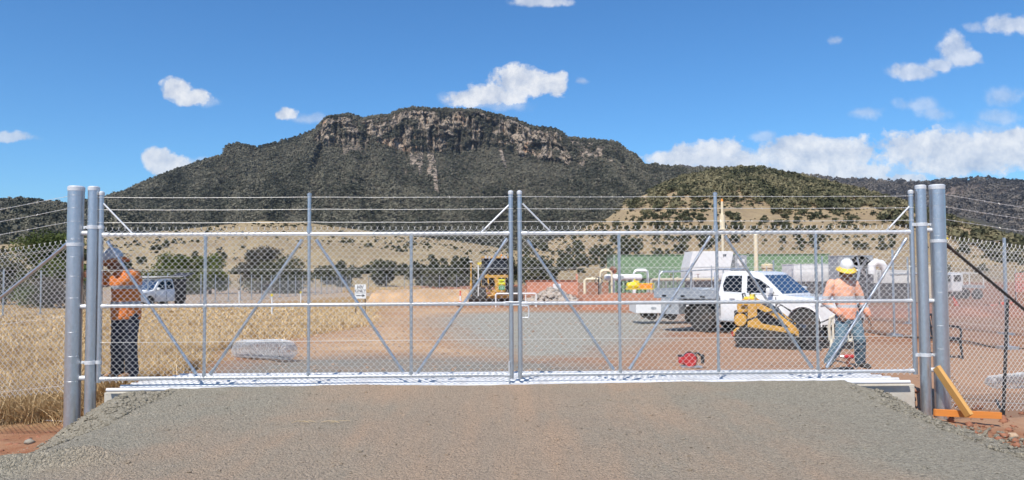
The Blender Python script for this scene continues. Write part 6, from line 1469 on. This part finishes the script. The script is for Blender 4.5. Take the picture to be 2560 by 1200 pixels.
# ------------------------------------------------------------------ dry grass (nobody could count the blades)
def grass(name, P, H, nb, mat, seed, spread=.07, wid=.0045, lean=1.25):
    """P (n,3) tuft bases, H (n) heights; nb blades per tuft, each a bent three-joint ribbon"""
    rg = np.random.default_rng(seed); n = len(P)*nb; B = np.repeat(P, nb, 0); h = np.repeat(H, nb)*(.45+.75*rg.random(n))
    B = B+np.stack([rg.normal(0, spread, n), rg.normal(0, spread, n), np.zeros(n)], -1); a = rg.random(n)*6.283; ln = lean*h*rg.random(n)**.8; d = np.stack([np.cos(a), np.sin(a), np.zeros(n)], -1)
    a2 = rg.random(n)*6.283; side = np.stack([np.cos(a2), np.sin(a2), np.zeros(n)], -1); w = wid*(.6+.9*rg.random(n))
    V = []
    for f, ww in ((0, 1), (.45, .9), (.8, .6), (1.0, .15)):
        c = B+d*(ln*f**1.9)[:, None]; c[:, 2] = B[:, 2]+h*(f-.22*f*f*(ln/(h+1e-6)))
        V += [c-side*(w*ww)[:, None], c+side*(w*ww)[:, None]]
    V = np.stack(V, 1).reshape(-1, 3); q = np.array([[0, 1, 3, 2], [2, 3, 5, 4], [4, 5, 7, 6]]); Fq = (q[None]+(np.arange(n)*8)[:, None, None]).reshape(-1, 4)
    o = npmesh(name, V, [Fq], mat, None, False, {'tint': np.repeat(rg.random(n), 8)}); tag(o, kind='stuff'); return o
def grass_mat(name, cols):
    m, t, b = mat_base(name); a = t.new('ShaderNodeAttribute', attribute_name='tint').outputs['Fac']; P = t.new('ShaderNodeNewGeometry').outputs['Position']
    n = t.noise(P, .8, 4, .6); f = t.m('MULTIPLY_ADD', a, .55, t.m('MULTIPLY', n, .45)); c = t.ramp(f, [(.2, cols[0]), (.5, cols[1]), (.8, cols[2])])
    t.l.new(c, b.inputs['Base Color']); b.inputs['Roughness'].default_value = .7; b.inputs['Specular IOR Level'].default_value = .25
    return m
STRAW = grass_mat('dry_grass', [(.36, .225, .105), (.64, .455, .235), (.80, .63, .37)])
def in_poly(x, y, pg): return sdf_poly(x, y, pg)
rg = np.random.default_rng(12); n = 60000
azr = rg.uniform(azi(-160), azi(1000), n); rr = 9.9+(rg.random(n)**1.6)*44; x = rr*np.sin(azr); y = rr*np.cos(azr)
s_ = in_poly(x, y, P_grass); edge_ = .6*(fbm(x*.7, y*.7, 3, 3)-.5)*2
ok = (s_+edge_ > 0)
# keep the concrete, the posts, the roll and the worker clear
ok &= ~((x > -5.5) & (y < 11.4)); ok &= ~((np.hypot(x+4.9, y-14.3) < .9)); ok &= (rg.random(n) < np.clip(3.2*(fbm(x*.45, y*.45, 4, 7)-.30), .05, 1))
ok &= ~((x > -6.9) & (y < 9.95)); 
x, y = x[ok], y[ok]; r_ = np.hypot(x, y); Hh = (.05+.44*fbm(x*.9, y*.9, 3, 9)**1.3)*np.clip(1.15-r_/90, .6, 1.1)
z = h_ground(x, y)-.02; P_ = np.stack([x, y, z], -1)
nearm = r_ < 19
grass('dry_grass', P_[nearm], Hh[nearm]*1.05, 16, STRAW, 1, .06, .0042)
midm = (r_ >= 19) & (r_ < 32); farm = r_ >= 32
grass('dry_grass', P_[midm][::2], Hh[midm][::2]*.9, 14, STRAW, 2, .10, .008)
grass('dry_grass', P_[farm][::2], Hh[farm][::2]*.75, 12, STRAW, 3, .16, .014)
# the tall fringe by the left post, in front of the wing fence
n = 900; x = rg.uniform(-9.5, -5.75, n); y = 10.9+rg.random(n)*1.8; P_ = np.stack([x, y, h_ground(x, y)-.02], -1)
grass('dry_grass', P_, .36+.2*rg.random(n), 18, STRAW, 4, .07, .0042)
n = 60; x = rg.uniform(-6.6, -4.9, n); y = rg.uniform(5.6, 7.2, n); k = x < -5.4-.15*rg.random(n); P_ = np.stack([x[k], y[k], h_ground(x[k], y[k])-.02], -1); grass('dry_grass', P_, .16+.14*rg.random(k.sum()), 16, STRAW, 5, .06, .004)
# strips and tufts farther out
def strip(pix, n, H, seed, nb=12, wid=.012):
    pg = world_poly(pix); lo, hi = pg.min(0), pg.max(0); x = rg.uniform(lo[0], hi[0], n); y = rg.uniform(lo[1], hi[1], n); k = in_poly(x, y, pg) > 0; x, y = x[k], y[k]
    if len(x): grass('dry_grass', np.stack([x, y, h_ground(x, y)-.02], -1), H*(.6+.6*rg.random(len(x))), nb, STRAW, seed, .12, wid)
# loose clods and pebbles over the yard behind the gate
n = 5200; xx = rg.uniform(-5.5, 14, n); yy = 11.0+rg.random(n)**1.7*22; r3 = (.006+.020*rg.random(n)**4)*(1+yy/40); kz = h_ground(xx, yy)+h_detail(xx, yy)
o = scatter_blobs('yard_pebbles', np.stack([xx, yy, kz+.003], -1), np.stack([r3*1.3, r3, r3*.7], -1), simple('yard_pebble', (.33, .23, .165), .95, 0, .35, 3)); tag(o, kind='stuff')
strip([(860, 722), (1050, 722), (1050, 731), (860, 733)], 1600, .45, 6, 12, .02)
strip([(780, 790), (935, 765), (935, 812), (800, 838)], 900, .30, 7, 12, .006)
strip([(1270, 748), (1600, 750), (1600, 756), (1270, 754)], 250, .18, 8, 8, .01)
# ------------------------------------------------------------------ trees and shrubs near enough to tell apart
def leaf_mat(name, cols):
    m, t, b = mat_base(name); a = t.new('ShaderNodeAttribute', attribute_name='tint').outputs['Fac']; c = t.ramp(a, [(.1, cols[0]), (.5, cols[1]), (.9, cols[2])])
    t.l.new(c, b.inputs['Base Color']); b.inputs['Roughness'].default_value = .7; b.inputs['Specular IOR Level'].default_value = .2; return m
BARK = simple('bark', (.16, .12, .09), .9, 0, .3, 6)
def crown_mesh(name, clumps, nleaf, leaf, mat, seed, parent=None):
    """clumps: (centre, radii) ellipsoids; leaf-sized quads fill their shells, leaving gaps between clumps"""
    rg = np.random.default_rng(seed); vol = np.array([c[1][0]*c[1][1]*c[1][2] for c in clumps])**.67; cnt = (nleaf*vol/vol.sum()).astype(int)+4; V = []; tint = []
    for (c, r), k in zip(clumps, cnt):
        d = rg.normal(size=(k, 3)); d /= np.linalg.norm(d, axis=1)[:, None]; rad = rg.random(k)**.4*(1+.12*rg.normal(size=k)); p = np.array(c)+d*np.array(r)*rad[:, None]
        u = rg.normal(size=(k, 3)); u /= np.linalg.norm(u, axis=1)[:, None]; v = np.cross(u, rg.normal(size=(k, 3))); v /= np.linalg.norm(v, axis=1)[:, None]
        s = leaf*(.5+.9*rg.random(k))[:, None]; q = np.stack([p-u*s, p-v*s*.6, p+u*s, p+v*s*.6], 1); V.append(q.reshape(-1, 3)); cl = rg.random()*.45; tint.append(np.repeat(np.clip(cl+.55*rg.random(k), 0, 1), 4))
    V = np.concatenate(V); F_ = np.arange(len(V)).reshape(-1, 4); return npmesh(name, V, [F_], mat, parent, False, {'tint': np.concatenate(tint)})
def tree_proto(name, label, cat, W_, H_, trunk_h, mat, nleaf, leaf, seed, nclump=14, low=.15, group=None):
    root = thing(name, label, cat, group=group); rg = random.Random(seed); cl = []
    for i in range(nclump):
        a = rg.uniform(0, 6.28); f = rg.random()**.6; zf = low+(1-low)*rg.random()**.8; wr = W_/2*(1-.65*abs(zf-.45)**1.2*1.6)*f
        r = W_*rg.uniform(.13, .22); cl.append(((math.cos(a)*wr*.85, math.sin(a)*wr*.85, H_*zf*.88), (r, r, r*rg.uniform(.55, .85))))
    cl.append(((0, 0, H_*.55), (W_*.22, W_*.22, H_*.25)))
    crown_mesh('crown', cl, nleaf, leaf, mat, seed, root)
    m = MB(); tr = W_*.022+.02; m.tube([(0, 0, -.2), (W_*.01, 0, H_*.25), (-W_*.02, W_*.01, H_*.55)], [tr*1.4, tr, tr*.5], 7)
    for i in range(5):
        c = cl[i][0]; m.tube([(0, 0, H_*.18), (c[0]*.4, c[1]*.4, H_*.2+c[2]*.35), c], [tr*.6, tr*.4, tr*.15], 5)
    m.build('trunk', BARK, root, True); return root
LG_DARK = leaf_mat('dark_leaves', [(.040, .045, .027), (.085, .092, .052), (.17, .16, .09)])
LG_GREEN = leaf_mat('olive_leaves', [(.05, .065, .014), (.11, .135, .025), (.18, .20, .05)])
LG_TREE = leaf_mat('tree_leaves', [(.030, .042, .010), (.075, .10, .025), (.14, .17, .045)])
LG_GREY = leaf_mat('grey_leaves', [(.055, .05, .04), (.10, .09, .07), (.16, .145, .11)])
def plant(t_, px, Y, pyt=None, H_=None, rz=0):
    p = at(px, 690, Y); t_.location = (p.x, p.y, float(h_ground(p.x, p.y))-.05); t_.rotation_euler = (0, 0, rz)
    if pyt is not None: s = (at(px, pyt, Y).z-t_.location.z)/H_; t_.scale = (s, s, s)
T = tree_proto('dense_tree', 'wide dark green tree behind the left wing fence and thick post', 'tree', 7.0, 6.2, 1, LG_TREE, 26000, .085, 5, 26, .12); plant(T, 128, 52, 577, 6.2)
T = tree_proto('dense_tree', 'lower dark bush left of the wide tree, at the left edge', 'tree', 5.0, 3.2, 1, LG_DARK, 9000, .09, 6, 14, .15); plant(T, 10, 58, 640, 3.2)
T = tree_proto('grey_bush', 'leafless grey thicket at the foot of the wide dark tree', 'bush', 6.0, 3.0, .5, LG_GREY, 9000, .06, 8, 14, .1); plant(T, 150, 49, 690, 3.0)
T = tree_proto('olive_bush', 'bright olive green bush, left half of the pair beyond the perimeter fence', 'bush', 7.5, 5.0, .5, LG_GREEN, 14000, .12, 9, 18, .1); plant(T, 432, 96, 633, 5.0)
T = tree_proto('olive_bush', 'bright olive green bush, right half of the pair with the pointed crown', 'bush', 6.2, 5.2, .5, LG_GREEN, 14000, .12, 10, 18, .1); plant(T, 525, 98, 632, 5.2)
T = tree_proto('dark_bush', 'tall grey-green bush with a spiky top right of the olive pair', 'bush', 6.5, 6.0, .5, LG_GREY, 12000, .12, 11, 18, .1); plant(T, 652, 102, 618, 6.0)
T = tree_proto('dark_bush', 'dark bush in front of the grey-green spiky one', 'bush', 8.0, 3.6, .5, LG_DARK, 9000, .13, 12, 16, .1); plant(T, 690, 100, 652, 3.6)
BP = [tree_proto('valley_bush', 'low dark bush in the row beyond the compound', 'bush', 4.2, 3.0, .4, LG_DARK, 2600, .16, 20+i, 9, .15, 'dark bushes in a row beyond the compound') for i in range(3)]
rg2 = random.Random(5); used = 0
row = [(600, 662), (625, 668), (738, 662), (772, 672), (790, 668), (812, 664), (835, 655), (858, 650), (884, 656), (905, 658), (928, 662), (950, 645), (965, 638), (985, 655), (1045, 645), (1075, 652), (1092, 648), (1110, 655), (1128, 648), (1140, 664), (1160, 650), (1300, 648), (1330, 652), (1352, 655), (1385, 662), (1165, 640), (1210, 655), (1250, 645), (1265, 640), (1010, 652), (1105, 676), (1128, 680)]
for i, (px, pyt) in enumerate(row):
    Y_ = 150+rg2.uniform(-18, 22); b_ = BP[i % 3]; o = b_ if i < 3 else dup(b_, (0, 0, 0)); plant(o, px, Y_, None, None, rg2.uniform(0, 6.28))
    p = at(px, pyt, Y_); s = max(.6, (p.z-o.location.z)/3.0); o.scale = (s*rg2.uniform(.6, .9),)*2+(s*.9,)
# shrubs scattered over the grassy slopes: the 290 that show largest as things, the rest as one mass
SP = [tree_proto('hill_shrub', 'dark shrub dotted on the dry grassy slope among many like it', 'shrub', 4.0, 3.2, .3, LG_DARK, 420, .30, 40+i, 7, .2, 'shrubs dotted over the grassy slopes') for i in range(4)]
def shrub_points(hill, n, pxr, tr, keep, seed):
    rg = np.random.default_rng(seed); px = rg.uniform(*pxr, n); t = rg.uniform(*tr, n); x, y, z, _ = hill.sample(px, t); k = keep(px, t, x, y, rg); return np.stack([x, y, z], -1)[k]
A_ = shrub_points(LA, 2300, (-100, 1330), (.12, .98), lambda px, t, x, y, r: r.random(len(px)) < 2.6*(fbm(x/22, y/40, 3, 5)-.36), 3)
B_ = shrub_points(HB, 9500, (1300, 2650), (.06, .95), lambda px, t, x, y, r: r.random(len(px)) < np.clip(.22+1.6*(fbm(x/40, y/60, 3, 6)-.42), .04, 1)*np.interp(px, [1300, 1450, 1700, 2050, 2300, 2600], [.25, .7, 1.0, .8, .45, .35])*np.interp(t, [.05, .18, .6, .95], [.3, 1.0, 1.0, 1.0]), 4)
ALLS = np.concatenate([A_, B_]); dist = np.hypot(ALLS[:, 0], ALLS[:, 1]); rgn = np.random.default_rng(6); size = (.34+1.2*rgn.random(len(ALLS))**2.6); size[:len(A_)] *= .62; app = size/dist; order = np.argsort(-app)
SC_MAX = 258; sel = order[:SC_MAX]
for i, k in enumerate(sel):
    x, y, z = ALLS[k]; s = size[k]*.95; o = SP[i % 4] if i < 4 else dup(SP[i % 4], (0, 0, 0)); o.location = (x, y, z-.2); o.rotation_euler = (0, 0, rgn.random()*6.28); o.scale = (s, s, s*(.8+.5*rgn.random()))
rest = order[SC_MAX:]; Pq = ALLS[rest].copy(); sz = size[rest]*1.55; Pq[:, 2] += sz*.5
o = scatter_crowns('hillside_scrub', Pq, np.stack([sz*1.05, sz*1.05, sz*.95], -1), FM2, rgn.random(len(rest))*.6, seed=9); tag(o, kind='stuff')
# ------------------------------------------------------------------ haze
def haze():
    m = bpy.data.materials.new('haze_air'); m.use_nodes = True; t = NT(m.node_tree); t.n.clear()
    out = t.new('ShaderNodeOutputMaterial'); v = t.new('ShaderNodeVolumePrincipled')
    v.inputs['Color'].default_value = (0.62, 0.74, 0.95, 1); v.inputs['Density'].default_value = HAZE_D; v.inputs['Anisotropy'].default_value = 0.2
    t.l.new(v.outputs[0], out.inputs['Volume'])
    mb = MB(); mb.box((0, 0, 320), (19000, 19000, 660)); o = mb.build('haze', m, None); tag(o, kind='stuff')
HAZE_D = 0.000035
haze()
